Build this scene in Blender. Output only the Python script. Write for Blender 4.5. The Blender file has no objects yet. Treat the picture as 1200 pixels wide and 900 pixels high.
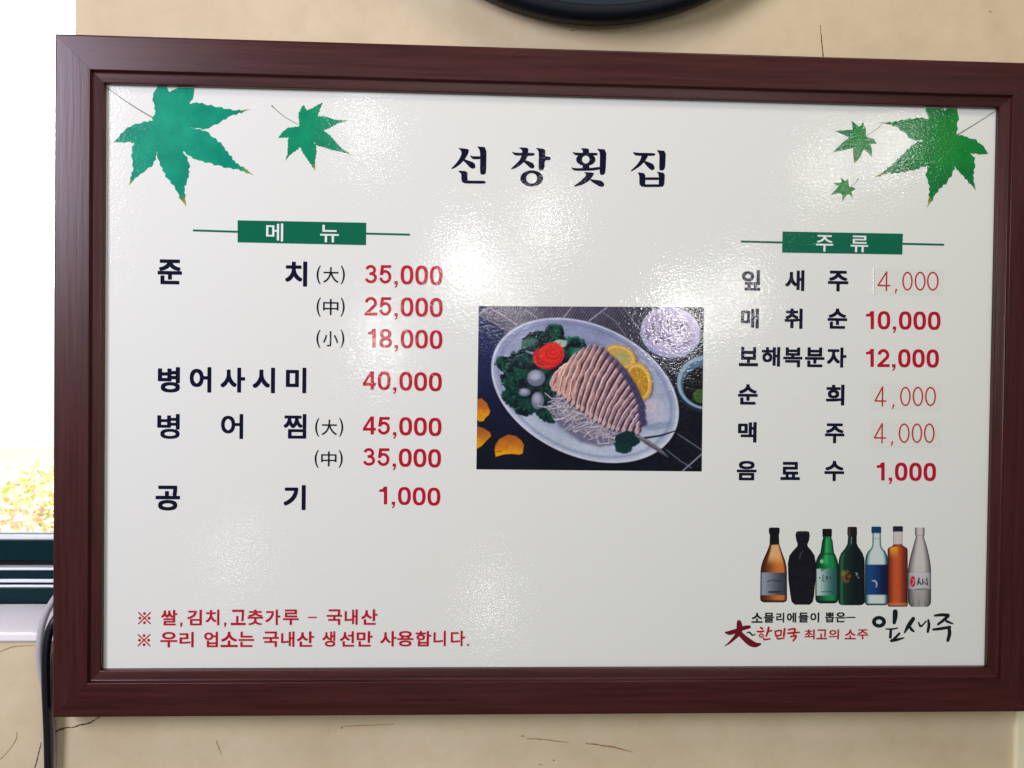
# A framed restaurant menu board hung on a beige wall beside a window.
import bpy, math, random
import numpy as np
from mathutils import Matrix, Vector
from mathutils.geometry import tessellate_polygon

sc = bpy.context.scene
C = sc.collection
random.seed(4)
rng = np.random.default_rng(7)

# ------------------------------------------------------------------ camera
F = 1000.0                                   # focal length in pixels of a 1200x900 frame
RX, RY, RZ = -0.0155, -0.0457, -0.0118
CAM = np.array([-0.0996, -0.9963, 0.0143])
def rot3(rx, ry, rz):
    cx, sx, cy, sy, cz, sz = (math.cos(rx), math.sin(rx), math.cos(ry), math.sin(ry), math.cos(rz), math.sin(rz))
    return (np.array([[cz, -sz, 0], [sz, cz, 0], [0, 0, 1]]) @ np.array([[cy, 0, sy], [0, 1, 0], [-sy, 0, cy]])
            @ np.array([[1, 0, 0], [0, cx, -sx], [0, sx, cx]]))
RM = rot3(RX, RY, RZ)
right, up, fwd = [Vector((r[0], r[2], r[1])) for r in RM]
cam_data = bpy.data.cameras.new('camera')
cam_data.sensor_width = 36.0
cam_data.lens = F / 1200 * 36
cam_data.clip_start = 0.01
cam_data.clip_end = 200
cam_data.dof.use_dof = True
cam_data.dof.focus_distance = 0.99
cam_data.dof.aperture_fstop = 13.0
cam = bpy.data.objects.new('camera', cam_data)
C.objects.link(cam)
m = Matrix.Identity(4)
for i in range(3):
    m[i][0], m[i][1], m[i][2], m[i][3] = right[i], up[i], -fwd[i], CAM[i]
cam.matrix_world = m
sc.camera = cam

def at(px, py, y=0.0):
    """Point measured in the photograph (1200x900) on the vertical plane at depth y -> world (x, z)."""
    v = RM.T @ np.array([(px - 600) / F, (450 - py) / F, 1.0])
    d = np.array([v[0], v[2], v[1]])
    t = (y - CAM[1]) / d[1]
    p = CAM + d * t
    return float(p[0]), float(p[2])

# ------------------------------------------------------------------ light
world = bpy.data.worlds.new('World')
sc.world = world
world.use_nodes = True
world.node_tree.nodes['Background'].inputs[0].default_value = (1.0, 0.93, 0.84, 1)
world.node_tree.nodes['Background'].inputs[1].default_value = 0.15

sc.view_settings.view_transform = 'Standard'
sc.view_settings.look = 'None'
sc.view_settings.exposure = 0.07
sc.view_settings.gamma = 1

def area(name, loc, target, sx, sy, power, color, spread=math.pi):
    l = bpy.data.lights.new(name, 'AREA')
    l.shape = 'RECTANGLE'
    l.size, l.size_y, l.energy, l.color, l.spread = sx, sy, power, color, spread
    o = bpy.data.objects.new(name, l)
    C.objects.link(o)
    o.location = loc
    o.rotation_euler = (Vector(target) - Vector(loc)).to_track_quat('-Z', 'Y').to_euler()
    return o

def mirror_spot(px, py, t):
    """Where a lamp stands whose reflection in the glossy sheet is seen at this spot."""
    x, z = at(px, py)
    d = Vector((x, 0, z)) - Vector(CAM)
    d.normalize()
    d.y = -d.y
    return Vector((x, 0, z)) + d * t

# daylight from the left and room lamps in front
area('violet_frame_fill', mirror_spot(-25, 95, 1.45), (-0.5, 0, 0.25), 0.26, 0.66, 8.5, (0.74, 0.56, 1.0))  # added lamp with no window behind it, tints the frame's upper left violet
area('daylight_room', (-1.86, -1.95, 0.9), (0, 0, -0.05), 0.9, 1.2, 40, (0.95, 0.97, 1.0))
area('ceiling_panel', (0.5, -1.0, 1.75), (0.1, 0, 0.0), 1.0, 0.5, 11.6, (1.0, 0.93, 0.80))
for px, py, t, s, p in [(428, 150, 2.6, 0.09, 0.9), (548, 312, 2.4, 0.11, 2.6), (640, 262, 2.7, 0.11, 1.3), (600, 352, 2.5, 0.06, .8),
                        (1046, 176, 2.5, 0.07, 0.9), (966, 200, 2.5, 0.08, 0.8), (862, 345, 2.5, 0.10, 1.3), (795, 372, 2.4, 0.08, 2.6),
                        (445, 400, 2.6, 0.06, 1.3), (575, 705, 2.4, 0.10, .45), (275, 650, 2.6, 0.09, .35)]:
    area('room_lamp', mirror_spot(px, py, t), (*at(px, py)[:1], 0, at(px, py)[1]), s, s, p * 0.8, (1.0, 0.98, 0.95))

# ------------------------------------------------------------------ materials
def lin(c):
    c = np.asarray(c, float) / 255
    return np.where(c <= 0.04045, c / 12.92, ((c + 0.055) / 1.055) ** 2.4)

def mat(name, color=(200, 200, 200), rough=0.5, spec=0.5, metal=0.0, color_is_linear=False):
    m = bpy.data.materials.new(name)
    m.use_nodes = True
    b = m.node_tree.nodes['Principled BSDF']
    col = tuple(color) if color_is_linear else tuple(lin(color))
    b.inputs['Base Color'].default_value = (*col, 1)
    b.inputs['Roughness'].default_value = rough
    b.inputs['Specular IOR Level'].default_value = spec
    b.inputs['Metallic'].default_value = metal
    return m, m.node_tree, b

def node(nt, kind, **kw):
    n = nt.nodes.new(kind)
    for k, v in kw.items():
        if k in n.inputs: n.inputs[k].default_value = v
        else: setattr(n, k, v)
    return n

def laminate(nt, b):
    """The fine orange-peel relief of the laminating film, the same over paper and ink."""
    g = node(nt, 'ShaderNodeNewGeometry')
    n1 = node(nt, 'ShaderNodeTexNoise', Scale=240.0, Detail=1.5, Roughness=0.6)
    n2 = node(nt, 'ShaderNodeTexNoise', Scale=26.0, Detail=2.0)
    mp = node(nt, 'ShaderNodeMapping')
    mp.inputs['Rotation'].default_value = (0, 0.5, 0)
    mp.inputs['Scale'].default_value = (1, 1, 1.6)
    nt.links.new(g.outputs['Position'], mp.inputs['Vector'])
    for n in (n1, n2): nt.links.new(mp.outputs[0], n.inputs['Vector'])
    b1 = node(nt, 'ShaderNodeBump', Strength=1.0, Distance=0.00015)
    b2 = node(nt, 'ShaderNodeBump', Strength=1.0, Distance=0.0002)
    nt.links.new(n1.outputs[0], b1.inputs['Height'])
    nt.links.new(n2.outputs[0], b2.inputs['Height'])
    nt.links.new(b2.outputs[0], b1.inputs['Normal'])
    nt.links.new(b1.outputs[0], b.inputs['Normal'])

PRINT = {}
def ink(name, color):
    if name not in PRINT:
        m, nt, b = mat(name, color, 0.105, 0.5)
        laminate(nt, b)
        PRINT[name] = m
    return PRINT[name]

def ink_vcol(name='printed_picture'):
    if name not in PRINT:
        m, nt, b = mat(name, (128, 128, 128), 0.105, 0.5)
        a = node(nt, 'ShaderNodeVertexColor', layer_name='ink')
        nt.links.new(a.outputs['Color'], b.inputs['Base Color'])
        laminate(nt, b)
        PRINT[name] = m
    return PRINT[name]

def plaster_material():
    m, nt, b = mat('beige_wall_paint', (206, 190, 156), 0.75, 0.2)
    g = node(nt, 'ShaderNodeNewGeometry')
    big = node(nt, 'ShaderNodeTexNoise', Scale=4.5, Detail=5.0, Roughness=0.6)
    fine = node(nt, 'ShaderNodeTexNoise', Scale=28.0, Detail=6.0, Roughness=0.7)
    for n in (big, fine): nt.links.new(g.outputs['Position'], n.inputs['Vector'])
    r = node(nt, 'ShaderNodeValToRGB')
    r.color_ramp.elements[0].position = 0.34; r.color_ramp.elements[0].color = (*lin((206, 189, 155)), 1)
    r.color_ramp.elements[1].position = 0.66; r.color_ramp.elements[1].color = (*lin((220, 206, 173)), 1)
    nt.links.new(big.outputs[0], r.inputs[0])
    r2 = node(nt, 'ShaderNodeValToRGB')
    r2.color_ramp.elements[0].position = 0.30; r2.color_ramp.elements[0].color = (0.95, 0.93, 0.90, 1)
    r2.color_ramp.elements[1].position = 0.52; r2.color_ramp.elements[1].color = (1, 1, 1, 1)
    nt.links.new(fine.outputs[0], r2.inputs[0])
    mx = node(nt, 'ShaderNodeMixRGB', blend_type='MULTIPLY', Fac=1.0)
    nt.links.new(r.outputs[0], mx.inputs[1]); nt.links.new(r2.outputs[0], mx.inputs[2])
    nt.links.new(mx.outputs[0], b.inputs['Base Color'])
    n3 = node(nt, 'ShaderNodeTexNoise', Scale=14.0, Detail=8.0, Roughness=0.62)
    nt.links.new(g.outputs['Position'], n3.inputs['Vector'])
    bp = node(nt, 'ShaderNodeBump', Strength=0.5, Distance=0.003)
    nt.links.new(n3.outputs[0], bp.inputs['Height'])
    n4 = node(nt, 'ShaderNodeTexNoise', Scale=170.0, Detail=3.0)
    nt.links.new(g.outputs['Position'], n4.inputs['Vector'])
    bp2 = node(nt, 'ShaderNodeBump', Strength=0.35, Distance=0.0006)
    nt.links.new(n4.outputs[0], bp2.inputs['Height']); nt.links.new(bp.outputs[0], bp2.inputs['Normal'])
    nt.links.new(bp2.outputs[0], b.inputs['Normal'])
    return m

def wood_material(name, vertical):
    m, nt, b = mat(name, (60, 30, 30), 0.36, 0.34)
    g = node(nt, 'ShaderNodeNewGeometry')
    mp = node(nt, 'ShaderNodeMapping')
    mp.inputs['Scale'].default_value = (60, 60, 2.2) if vertical else (2.2, 60, 60)
    nt.links.new(g.outputs['Position'], mp.inputs['Vector'])
    n = node(nt, 'ShaderNodeTexNoise', Scale=3.2, Detail=5.0, Roughness=0.65)
    nt.links.new(mp.outputs[0], n.inputs['Vector'])
    r = node(nt, 'ShaderNodeValToRGB')
    r.color_ramp.elements[0].position = 0.32; r.color_ramp.elements[0].color = (*lin((52, 19, 19)), 1)
    r.color_ramp.elements[1].position = 0.68; r.color_ramp.elements[1].color = (*lin((72, 31, 29)), 1)
    nt.links.new(n.outputs[0], r.inputs[0])
    nt.links.new(r.outputs[0], b.inputs['Base Color'])
    rr = node(nt, 'ShaderNodeMapRange')
    rr.inputs['To Min'].default_value = 0.27; rr.inputs['To Max'].default_value = 0.38
    nt.links.new(n.outputs[0], rr.inputs[0]); nt.links.new(rr.outputs[0], b.inputs['Roughness'])
    bp = node(nt, 'ShaderNodeBump', Strength=0.35, Distance=0.0006)
    nt.links.new(n.outputs[0], bp.inputs['Height']); nt.links.new(bp.outputs[0], b.inputs['Normal'])
    return m

# ------------------------------------------------------------------ building helpers
ORIGIN = {}
def thing(name, label, cat, loc=(0, 0, 0), group=None):
    o = bpy.data.objects.new(name, None)
    o.empty_display_size = 0.05
    C.objects.link(o)
    o.location = loc
    o['label'] = label; o['category'] = cat
    if group: o['group'] = group
    ORIGIN[o.name] = Vector(loc)
    return o

def obj(name, verts, faces, material, parent=None, smooth=False, label=None, mesh_origin=None):
    """One mesh object; vertices are given in world space and stored relative to the parent chain."""
    base = Vector(mesh_origin) if mesh_origin is not None else Vector((0, 0, 0))
    pbase = ORIGIN.get(parent.name, Vector()) if parent else Vector()
    if parent is not None and mesh_origin is None: base = pbase.copy()
    me = bpy.data.meshes.new(name)
    me.from_pydata([(v[0] - base.x, v[1] - base.y, v[2] - base.z) for v in verts], [], faces)
    me.update()
    if smooth:
        me.polygons.foreach_set('use_smooth', [True] * len(me.polygons))
    me.materials.append(material)
    o = bpy.data.objects.new(name, me)
    C.objects.link(o)
    if parent: o.parent = parent
    o.location = base - pbase
    ORIGIN[o.name] = base
    if label: o['label'] = label
    return o

def tag(o, label=None, cat=None, group=None, kind=None):
    for k, v in (('label', label), ('category', cat), ('group', group), ('kind', kind)):
        if v: o[k] = v
    return o

def box(x0, x1, y0, y1, z0, z1):
    v = [(x, y, z) for x in (x0, x1) for y in (y0, y1) for z in (z0, z1)]
    f = [(0, 1, 3, 2), (4, 6, 7, 5), (0, 4, 5, 1), (2, 3, 7, 6), (0, 2, 6, 4), (1, 5, 7, 3)]
    return v, f

def bevel(o, w=0.002, seg=2):
    md = o.modifiers.new('bevel', 'BEVEL'); md.width = w; md.segments = seg; md.limit_method = 'ANGLE'
    return o

def merge(*parts):
    V, Fc = [], []
    for v, f in parts:
        k = len(V); V += list(v); Fc += [tuple(i + k for i in q) for q in f]
    return V, Fc

def smooth_path(pts, n=6, closed=False):
    pts = [np.array(p, float) for p in pts]
    out = []
    N = len(pts)
    rngi = range(N if closed else N - 1)
    for i in rngi:
        p1, p2 = pts[i], pts[(i + 1) % N]
        p0 = pts[i - 1] if (closed or i > 0) else p1
        p3 = pts[(i + 2) % N] if (closed or i < N - 2) else p2
        for k in range(n):
            t = k / n
            out.append(0.5 * ((2 * p1) + (-p0 + p2) * t + (2 * p0 - 5 * p1 + 4 * p2 - p3) * t * t + (-p0 + 3 * p1 - 3 * p2 + p3) * t ** 3))
    if not closed: out.append(pts[-1])
    return out

def tube(path, radius, seg=12):
    P = [Vector(p) for p in smooth_path(path, 8)]
    V, Fc = [], []
    for i, p in enumerate(P):
        d = (P[min(i + 1, len(P) - 1)] - P[max(i - 1, 0)]).normalized()
        a = d.cross(Vector((0, 1, 0))).normalized(); b = d.cross(a).normalized()
        for k in range(seg):
            t = 2 * math.pi * k / seg
            V.append(p + (a * math.cos(t) + b * math.sin(t)) * radius)
    for i in range(len(P) - 1):
        for k in range(seg):
            k2 = (k + 1) % seg
            Fc.append((i * seg + k, i * seg + k2, (i + 1) * seg + k2, (i + 1) * seg + k))
    Fc.append(tuple(range(seg))); Fc.append(tuple(range(len(P) * seg - seg, len(P) * seg))[::-1])
    return V, Fc

# flat print: every polygon lies on the sheet, later ones a hair above earlier ones
class Ink:
    def __init__(self, y0=-0.00015, plane=0.0):
        self.V, self.F, self.y, self.plane = [], [], y0, plane
    def poly(self, pts):                         # pts in photograph pixels
        w = [at(px, py, self.plane) for px, py in pts]
        tris = tessellate_polygon([[Vector((a, b, 0)) for a, b in w]])
        k = len(self.V)
        self.V += [(a, self.plane + self.y, b) for a, b in w]
        for t in tris:
            (ax, az), (bx, bz), (cx, cz) = (w[i] for i in t)
            s = (bx - ax) * (cz - az) - (cx - ax) * (bz - az)
            self.F.append(tuple(i + k for i in (t if s > 0 else t[::-1])))
        self.y -= 0.00003
    def ring(self, cx, cy, rx, ry, ix, iy, icx=None, icy=None, n=48, p=2.0):
        icx = cx if icx is None else icx; icy = cy if icy is None else icy
        k = len(self.V)
        for i in range(n):
            t = 2 * math.pi * i / n
            for X, Y, A, B in ((cx, cy, rx, ry), (icx, icy, ix, iy)):
                ct, st_ = math.cos(t), math.sin(t)
                ct, st_ = math.copysign(abs(ct) ** (2 / p), ct), math.copysign(abs(st_) ** (2 / p), st_)
                a, b = at(X + A * ct, Y + B * st_, self.plane)
                self.V.append((a, self.plane + self.y, b))
        for i in range(n):
            j = (i + 1) % n
            self.F.append((k + 2 * i, k + 2 * i + 1, k + 2 * j + 1, k + 2 * j))
        self.y -= 0.00003
    def stroke(self, pts, n=5, flat=False):                  # pts: (x, y, width)
        P = smooth_path(pts, n) if len(pts) > 2 else [np.array(p, float) for p in pts]
        L, R = [], []
        for i, p in enumerate(P):
            d = P[min(i + 1, len(P) - 1)][:2] - P[max(i - 1, 0)][:2]
            d = d / (np.linalg.norm(d) + 1e-9)
            nrm = np.array([-d[1], d[0]])
            L.append(p[:2] + nrm * p[2] / 2); R.append(p[:2] - nrm * p[2] / 2)
        def cap(p, d0, sgn):
            out = []
            d = d0 / (np.linalg.norm(d0) + 1e-9); nrm = np.array([-d[1], d[0]])
            for k in range(1, 5):
                t = math.pi * k / 5
                out.append(p[:2] + (nrm * math.cos(t) + d * math.sin(t)) * sgn * p[2] / 2)
            return out
        e = cap(P[-1], P[-1][:2] - P[-2][:2], 1)
        s = cap(P[0], P[1][:2] - P[0][:2], -1)
        k = len(self.V)
        def put(q):
            a, b = at(q[0], q[1], self.plane); self.V.append((a, self.plane + self.y, b)); return len(self.V) - 1
        li = [put(q) for q in L]; ri = [put(q) for q in R]
        for i in range(len(li) - 1):
            self.F.append((li[i], li[i + 1], ri[i + 1], ri[i]))
        if flat: self.y -= 0.00003; return
        ei = [put(q) for q in e]; si = [put(q) for q in s]
        self.F.append(tuple([li[-1]] + ei + [ri[-1]])[::1])
        self.F.append(tuple([ri[0]] + si + [li[0]]))
        self.y -= 0.00003
    def glyph(self, ch, x0, x1, y0, y1, off=0.0):
        """One character fitted into the box it fills in the photograph."""
        V, Fc = glyph_mesh(ch)
        if off:                                  # heavier weight: the outline fanned out in eight directions
            n0 = len(V); fan = [V]; ff = list(Fc); ys = [0.0] * n0
            for q in range(8):
                a = q * math.pi / 4; d = off * (1.25 if q % 2 else 1.0)
                fan.append(V + np.array([math.cos(a), math.sin(a)]) * d)
                ff += [tuple(i + n0 * (q + 1) for i in f) for f in Fc]; ys += [-(q + 1) * 0.000008] * n0
            V, Fc = np.concatenate(fan), ff
        else: ys = [0.0] * len(V)
        xm, ym = (x0 + x1) / 2, (y0 + y1) / 2
        l = at(x0, ym)[0]; r = at(x1, ym)[0]; t = at(xm, y0)[1]; b = at(xm, y1)[1]
        lo, hi = V.min(0), V.max(0)
        sl = 0.0
        k = len(self.V)
        for p, dy in zip(V, ys):
            u = (p[0] - lo[0]) / (hi[0] - lo[0] + 1e-9); v = (p[1] - lo[1]) / (hi[1] - lo[1] + 1e-9)
            self.V.append((l + u * (r - l), self.y + dy, b + v * (t - b)))
        self.F += [tuple(i + k for i in f) for f in Fc]
    def build(self, name, material, parent, label=None):
        W = self.V; out = []
        for f in self.F:
            a = sum(W[f[i]][0] * W[f[(i + 1) % len(f)]][2] - W[f[(i + 1) % len(f)]][0] * W[f[i]][2] for i in range(len(f)))
            out.append(f if a > 0 else f[::-1])
        self.F = out
        return obj(name, self.V, self.F, material, parent, label=label)

GLYPHS = {}
def glyph_mesh(ch):
    key = ch
    if key not in GLYPHS:
        c = bpy.data.curves.new('glyph', 'FONT'); c.body = ch; c.size = 1; c.resolution_u = 5
        o = bpy.data.objects.new('glyph', c); C.objects.link(o)
        bpy.context.view_layer.update()
        me = bpy.data.meshes.new_from_object(o.evaluated_get(bpy.context.evaluated_depsgraph_get()))
        V = np.array([tuple(v.co[:2]) for v in me.vertices])
        Fc = []
        for p in me.polygons:
            q = list(p.vertices)
            if p.normal.z < 0: q = q[::-1]
            Fc.append(tuple(q))
        GLYPHS[key] = (V, Fc)
        bpy.data.objects.remove(o); bpy.data.curves.remove(c); bpy.data.meshes.remove(me)
    return GLYPHS[key]

# ------------------------------------------------------------------ the wall and the window
WY = 0.022                                       # wall face
EDGE_X = at(88.5, 15, WY)[0]                     # right edge of the window opening
SILL_Z = at(22, 752, WY)[1]
TOP_Z, LEFT_X, WALL_D = 1.30, -2.1, 0.16
RIGHT_X, BOT_Z, HI_Z = 2.2, -1.2, 1.9
wall_m = plaster_material()
xs = [LEFT_X - 0.6, LEFT_X, EDGE_X, RIGHT_X]; zs = [BOT_Z, SILL_Z, TOP_Z, HI_Z]
V, Fc = [], []
def quad(a, b, c, d):
    k = len(V); V.extend([a, b, c, d]); Fc.append((k, k + 1, k + 2, k + 3))
for i in range(3):
    for j in range(3):
        if i == 1 and j == 1: continue
        quad((xs[i], WY, zs[j]), (xs[i + 1], WY, zs[j]), (xs[i + 1], WY, zs[j + 1]), (xs[i], WY, zs[j + 1]))
        quad((xs[i], WY + WALL_D + .06, zs[j]), (xs[i], WY + WALL_D + .06, zs[j + 1]), (xs[i + 1], WY + WALL_D + .06, zs[j + 1]), (xs[i + 1], WY + WALL_D + .06, zs[j]))
a, b = WY, WY + WALL_D + .06
quad((EDGE_X, a, SILL_Z), (EDGE_X, b, SILL_Z), (EDGE_X, b, TOP_Z), (EDGE_X, a, TOP_Z))
quad((LEFT_X, b, SILL_Z), (LEFT_X, a, SILL_Z), (LEFT_X, a, TOP_Z), (LEFT_X, b, TOP_Z))
quad((LEFT_X, b, TOP_Z), (LEFT_X, a, TOP_Z), (EDGE_X, a, TOP_Z), (EDGE_X, b, TOP_Z))
quad((LEFT_X, a, SILL_Z), (LEFT_X, b, SILL_Z), (EDGE_X, b, SILL_Z), (EDGE_X, a, SILL_Z))
wall = tag(obj('wall', V, Fc, wall_m), 'cracked beige plaster wall behind the framed menu board', None, None, 'structure')

crack_m = mat('crack_shadow', (84, 66, 50), 0.9, 0.1)[0]
stain_m = mat('brown_scratch', (160, 116, 84), 0.9, 0.1)[0]
def crack(pts, material=crack_m, jitter=0.5):
    k = Ink(-0.0003, WY)
    P = smooth_path(pts, 7)
    P = [np.array([p[0] + random.uniform(-jitter, jitter), p[1] + random.uniform(-jitter, jitter), max(0.3, p[2] * random.uniform(.6, 1.3))]) for p in P]
    k.stroke([tuple(p) for p in P], 1)
    k.build('wall_crack', material, wall)
crack([(56, 864, .8), (66, 857, 1.6), (76, 853, 2.0), (83, 852.5, .7)])
crack([(82, 853, .6), (92, 850, 1.8), (103, 848, 2.0), (112, 843, 1.2), (122, 836, 1)])
crack([(48, 870, 1), (45, 884, 1.3), (40, 902, .9)])
crack([(20, 858, .6), (19, 866, .8), (12, 877, .7), (0, 890, .5)], stain_m, .3)
crack([(-3, 766, .7), (6, 761, .8), (18, 757.5, .8), (40, 756.5, .5)], stain_m, .3)
crack([(618, 865.5, .8), (636, 866.5, 1.0), (666, 870, .5)], stain_m, .3)
crack([(686, 871, 1.1), (703, 873, 1.5), (722, 876, 1.4), (741, 881.5, .8)], stain_m, .3)
crack([(961, 30, .4), (962.5, 45, .9), (964.3, 66, 1.3)], crack_m, .3)
crack([(643, 23, .8), (655, 26, 1.2), (667, 26.5, 1.5), (667, 22, .6)])
crack([(668, 27, .5), (700, 28, .5), (718, 27, 1.6)])
crack([(729, 27, 1.6), (734, 25, 2.2), (737, 21, .8)])
crack([(400, 853, 1.0), (402, 851, .7)])
crack([(403, 851, .6), (430, 850, .8), (462, 848.5, .4)], stain_m, .3)
crack([(254, 868, .8), (256, 876, 1.1), (260, 884, .4)], stain_m)
for _ in range(5):
    x, y = random.uniform(0, 1190), random.choice([random.uniform(0, 40), random.uniform(845, 899), random.uniform(845, 899)])
    crack([(x, y, .8), (x + random.uniform(-2, 2), y + random.uniform(-1, 1), .9), (x + random.uniform(2, 4), y + 1, .4)], stain_m, .2)

# slightly raised box in a paler tone, at the right below the board's corner
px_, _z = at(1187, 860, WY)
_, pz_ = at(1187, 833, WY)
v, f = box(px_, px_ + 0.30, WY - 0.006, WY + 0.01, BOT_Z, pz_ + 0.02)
strip_m = mat('pale_strip_tone', (232, 226, 190), 0.7, 0.25)[0]
tag(bevel(obj('pale_strip', v, f, strip_m), 0.004, 3), 'paler raised strip under the board at its right corner', None, None, 'structure')

# outside: bright overcast sky and blossoming shrubs
sky_m = bpy.data.materials.new('overcast_sky'); sky_m.use_nodes = True
nt = sky_m.node_tree; nt.nodes.remove(nt.nodes['Principled BSDF'])
e = node(nt, 'ShaderNodeEmission', Strength=1.3); e.inputs[0].default_value = (0.87, 0.88, 0.93, 1)
nt.links.new(e.outputs[0], nt.nodes['Material Output'].inputs[0])
V, Fc = [], []
NU, NV = 24, 10
for j in range(NV + 1):
    for i in range(NU + 1):
        th = math.pi * i / NU; ph = -0.35 + (math.pi / 2 + 0.35) * j / NV
        V.append((-1 + 14 * math.cos(th) * math.cos(ph), 0.6 + 14 * math.sin(th) * math.cos(ph), 14 * math.sin(ph)))
for j in range(NV):
    for i in range(NU):
        k = j * (NU + 1) + i
        Fc.append((k, k + 1, k + NU + 2, k + NU + 1))
tag(obj('sky', V, Fc, sky_m, smooth=True), 'blown out white overcast sky outside the window', None, None, 'structure')
gm, gnt, gb = mat('pale_ground', (225, 220, 205), 0.9, 0.2)
v, f = box(-14, 10, 0.6, 13, -1.35, -1.3)
tag(obj('ground', v, f, gm), 'pale sunlit ground outside the window', None, None, 'structure')

def leaf_mat(name, c1, c2):
    m, nt, b = mat(name, c1, 0.6, 0.3)
    g = node(nt, 'ShaderNodeNewGeometry')
    r = node(nt, 'ShaderNodeValToRGB')
    r.color_ramp.elements[0].color = (*lin(c1), 1); r.color_ramp.elements[1].color = (*lin(c2), 1)
    nt.links.new(g.outputs['Random Per Island'], r.inputs[0])
    nt.links.new(r.outputs[0], b.inputs['Base Color'])
    return m
green_leaf = leaf_mat('yellow_green_leaf', (214, 222, 140), (252, 250, 225))
warm_leaf = leaf_mat('peach_leaf', (232, 186, 146), (252, 238, 222))
bark = mat('bark', (120, 100, 80), 0.9, 0.2)[0]
def shrub(x, y, ztop, w, label, leafm):
    base = (x, y, -1.3)
    t = thing('garden_shrub', label, 'shrub', base, 'shrubs outside the window')
    r = np.random.default_rng(int(abs(x * 100)) + 3)
    h = ztop + 1.3
    V, Fc = [], []
    clumps = [(x + r.uniform(-w, w), y + r.uniform(-.3, .3), -1.3 + h * r.uniform(.25, .93), r.uniform(.10, .2)) for _ in range(26)]
    for cx, cy, cz, cr in clumps:
        for _ in range(75):
            d = r.normal(size=3); d /= np.linalg.norm(d)
            p = np.array([cx, cy, cz]) + d * cr * r.uniform(.5, 1.05)
            u = r.normal(size=3); u /= np.linalg.norm(u); q = np.cross(u, d); q /= (np.linalg.norm(q) + 1e-6)
            s = r.uniform(.018, .034)
            k = len(V)
            V += [p - u * s, p + q * s * .5, p + u * s, p - q * s * .5]
            Fc.append((k, k + 1, k + 2, k + 3))
    obj('foliage', V, Fc, leafm, t)
    sv = []
    for i in range(5):
        cx, cy, cz, _ = clumps[i]
        sv.append(tube([(x + .03 * i - .06, y, -1.3), (x + (cx - x) * .4, y, -1.3 + (cz + 1.3) * .5), (cx, cy, cz)], 0.014, 6))
    vv, ff = merge(*sv)
    obj('stem', vv, ff, bark, t)
D = 3.2
shrub(at(42, 590, D)[0], D, at(42, 562, D)[1], 0.20, 'pale yellow-green shrub nearest the frame outside the window', green_leaf)
shrub(at(2, 600, D - .35)[0], D - .35, at(5, 588, D - .35)[1], 0.13, 'peach toned shrub at the left edge outside the window', warm_leaf)
shrub(at(75, 590, D + .9)[0], D + .9, at(60, 566, D + .9)[1], 0.25, 'pinkish shrub behind the board edge outside the window', warm_leaf)
shrub(at(-60, 600, D + .2)[0], D + .2, at(-60, 570, D + .2)[1], 0.3, 'yellow-green shrub farthest left outside the window', green_leaf)
area('outdoor_daylight', (-2.4, 2.0, 2.7), (-0.9, 0.8, -0.6), 1.6, 1.6, 300, (1, .98, .95))
area('outdoor_zenith', (-3, 7, 9), (-2.5, 6.5, -1.3), 9, 9, 1200, (1, .99, .97))

# window: dark teal aluminium frame with pale track lines
WD = WY + 0.125
teal = mat('dark_teal_aluminium', (0, 37, 42), 0.4, 0.12)[0]
navy = mat('dark_blue_track_recess', (0, 32, 46), 0.4, 0.15)[0]
alu = mat('pale_track_edge', (232, 242, 246), 0.35, 0.5)[0]
sillm, snt, sb = mat('white_sill_paint', (244, 244, 247), 0.35, 0.5)
win = thing('sliding_window', 'dark teal aluminium sliding window at the left of the menu board', 'window', ((LEFT_X + EDGE_X) / 2, WD, SILL_Z))
def zrow(py, y=WD): return at(30, py, y)[1]
L0, R0 = LEFT_X + 0.002, EDGE_X - 0.002
def rail(name, p0, p1, y0, material, depth=0.05, bv=0.0015):
    v, f = box(L0, R0, y0, y0 + depth, zrow(p1, y0), zrow(p0, y0))
    return bevel(obj(name, v, f, material, win), bv)
rail('bottom_frame', 688.5, 716.5, WD - 0.002, teal)
rail('track_edge', 685.5, 688.3, WD - 0.0030, alu, 0.03, .0006)
rail('track_groove', 682.6, 685.4, WD - 0.0012, navy, 0.03, .0004)
rail('track_edge', 678.8, 682.6, WD - 0.0030, alu, 0.03, .0006)
rail('track_groove', 668.4, 678.7, WD - 0.0012, navy, 0.03, .0006)
rail('track_edge', 665.2, 668.2, WD - 0.0030, alu, 0.03, .0006)
rail('sash_rail', 632.5, 657, WD + 0.0, teal)
rail('pale_rail_strip', 629.0, 632.3, WD + 0.002, alu, 0.018, .0006)  # pale strip added for the white line along the sash rail's top
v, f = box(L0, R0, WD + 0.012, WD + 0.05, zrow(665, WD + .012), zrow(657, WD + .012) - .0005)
obj('dark_gap_bar', v, f, mat('near_black_gap', (5, 14, 20), 0.6, 0.3)[0], win)  # near-black bar set back between the sash rail and the track
za, zb = zrow(629, WD), TOP_Z - 0.002
for x0, x1 in ((EDGE_X - .042, EDGE_X - .002), (LEFT_X + .002, LEFT_X + .05)):
    v, f = box(x0, x1, WD + .006, WD + .046, za + .002, zb - .05); bevel(obj('window_stile', v, f, teal, win), .0015)
v, f = box(L0, R0, WD + .006, WD + .046, zb - .048, zb); bevel(obj('top_rail', v, f, teal, win), .0015)
gl = bpy.data.materials.new('window_glass'); gl.use_nodes = True
nt = gl.node_tree; nt.nodes.remove(nt.nodes['Principled BSDF'])
tr = node(nt, 'ShaderNodeBsdfTransparent'); tr.inputs[0].default_value = (.97, .985, .98, 1)
gs = node(nt, 'ShaderNodeBsdfGlossy', Roughness=0.02)
fr = node(nt, 'ShaderNodeFresnel', IOR=1.45); mx = node(nt, 'ShaderNodeMixShader')
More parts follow.
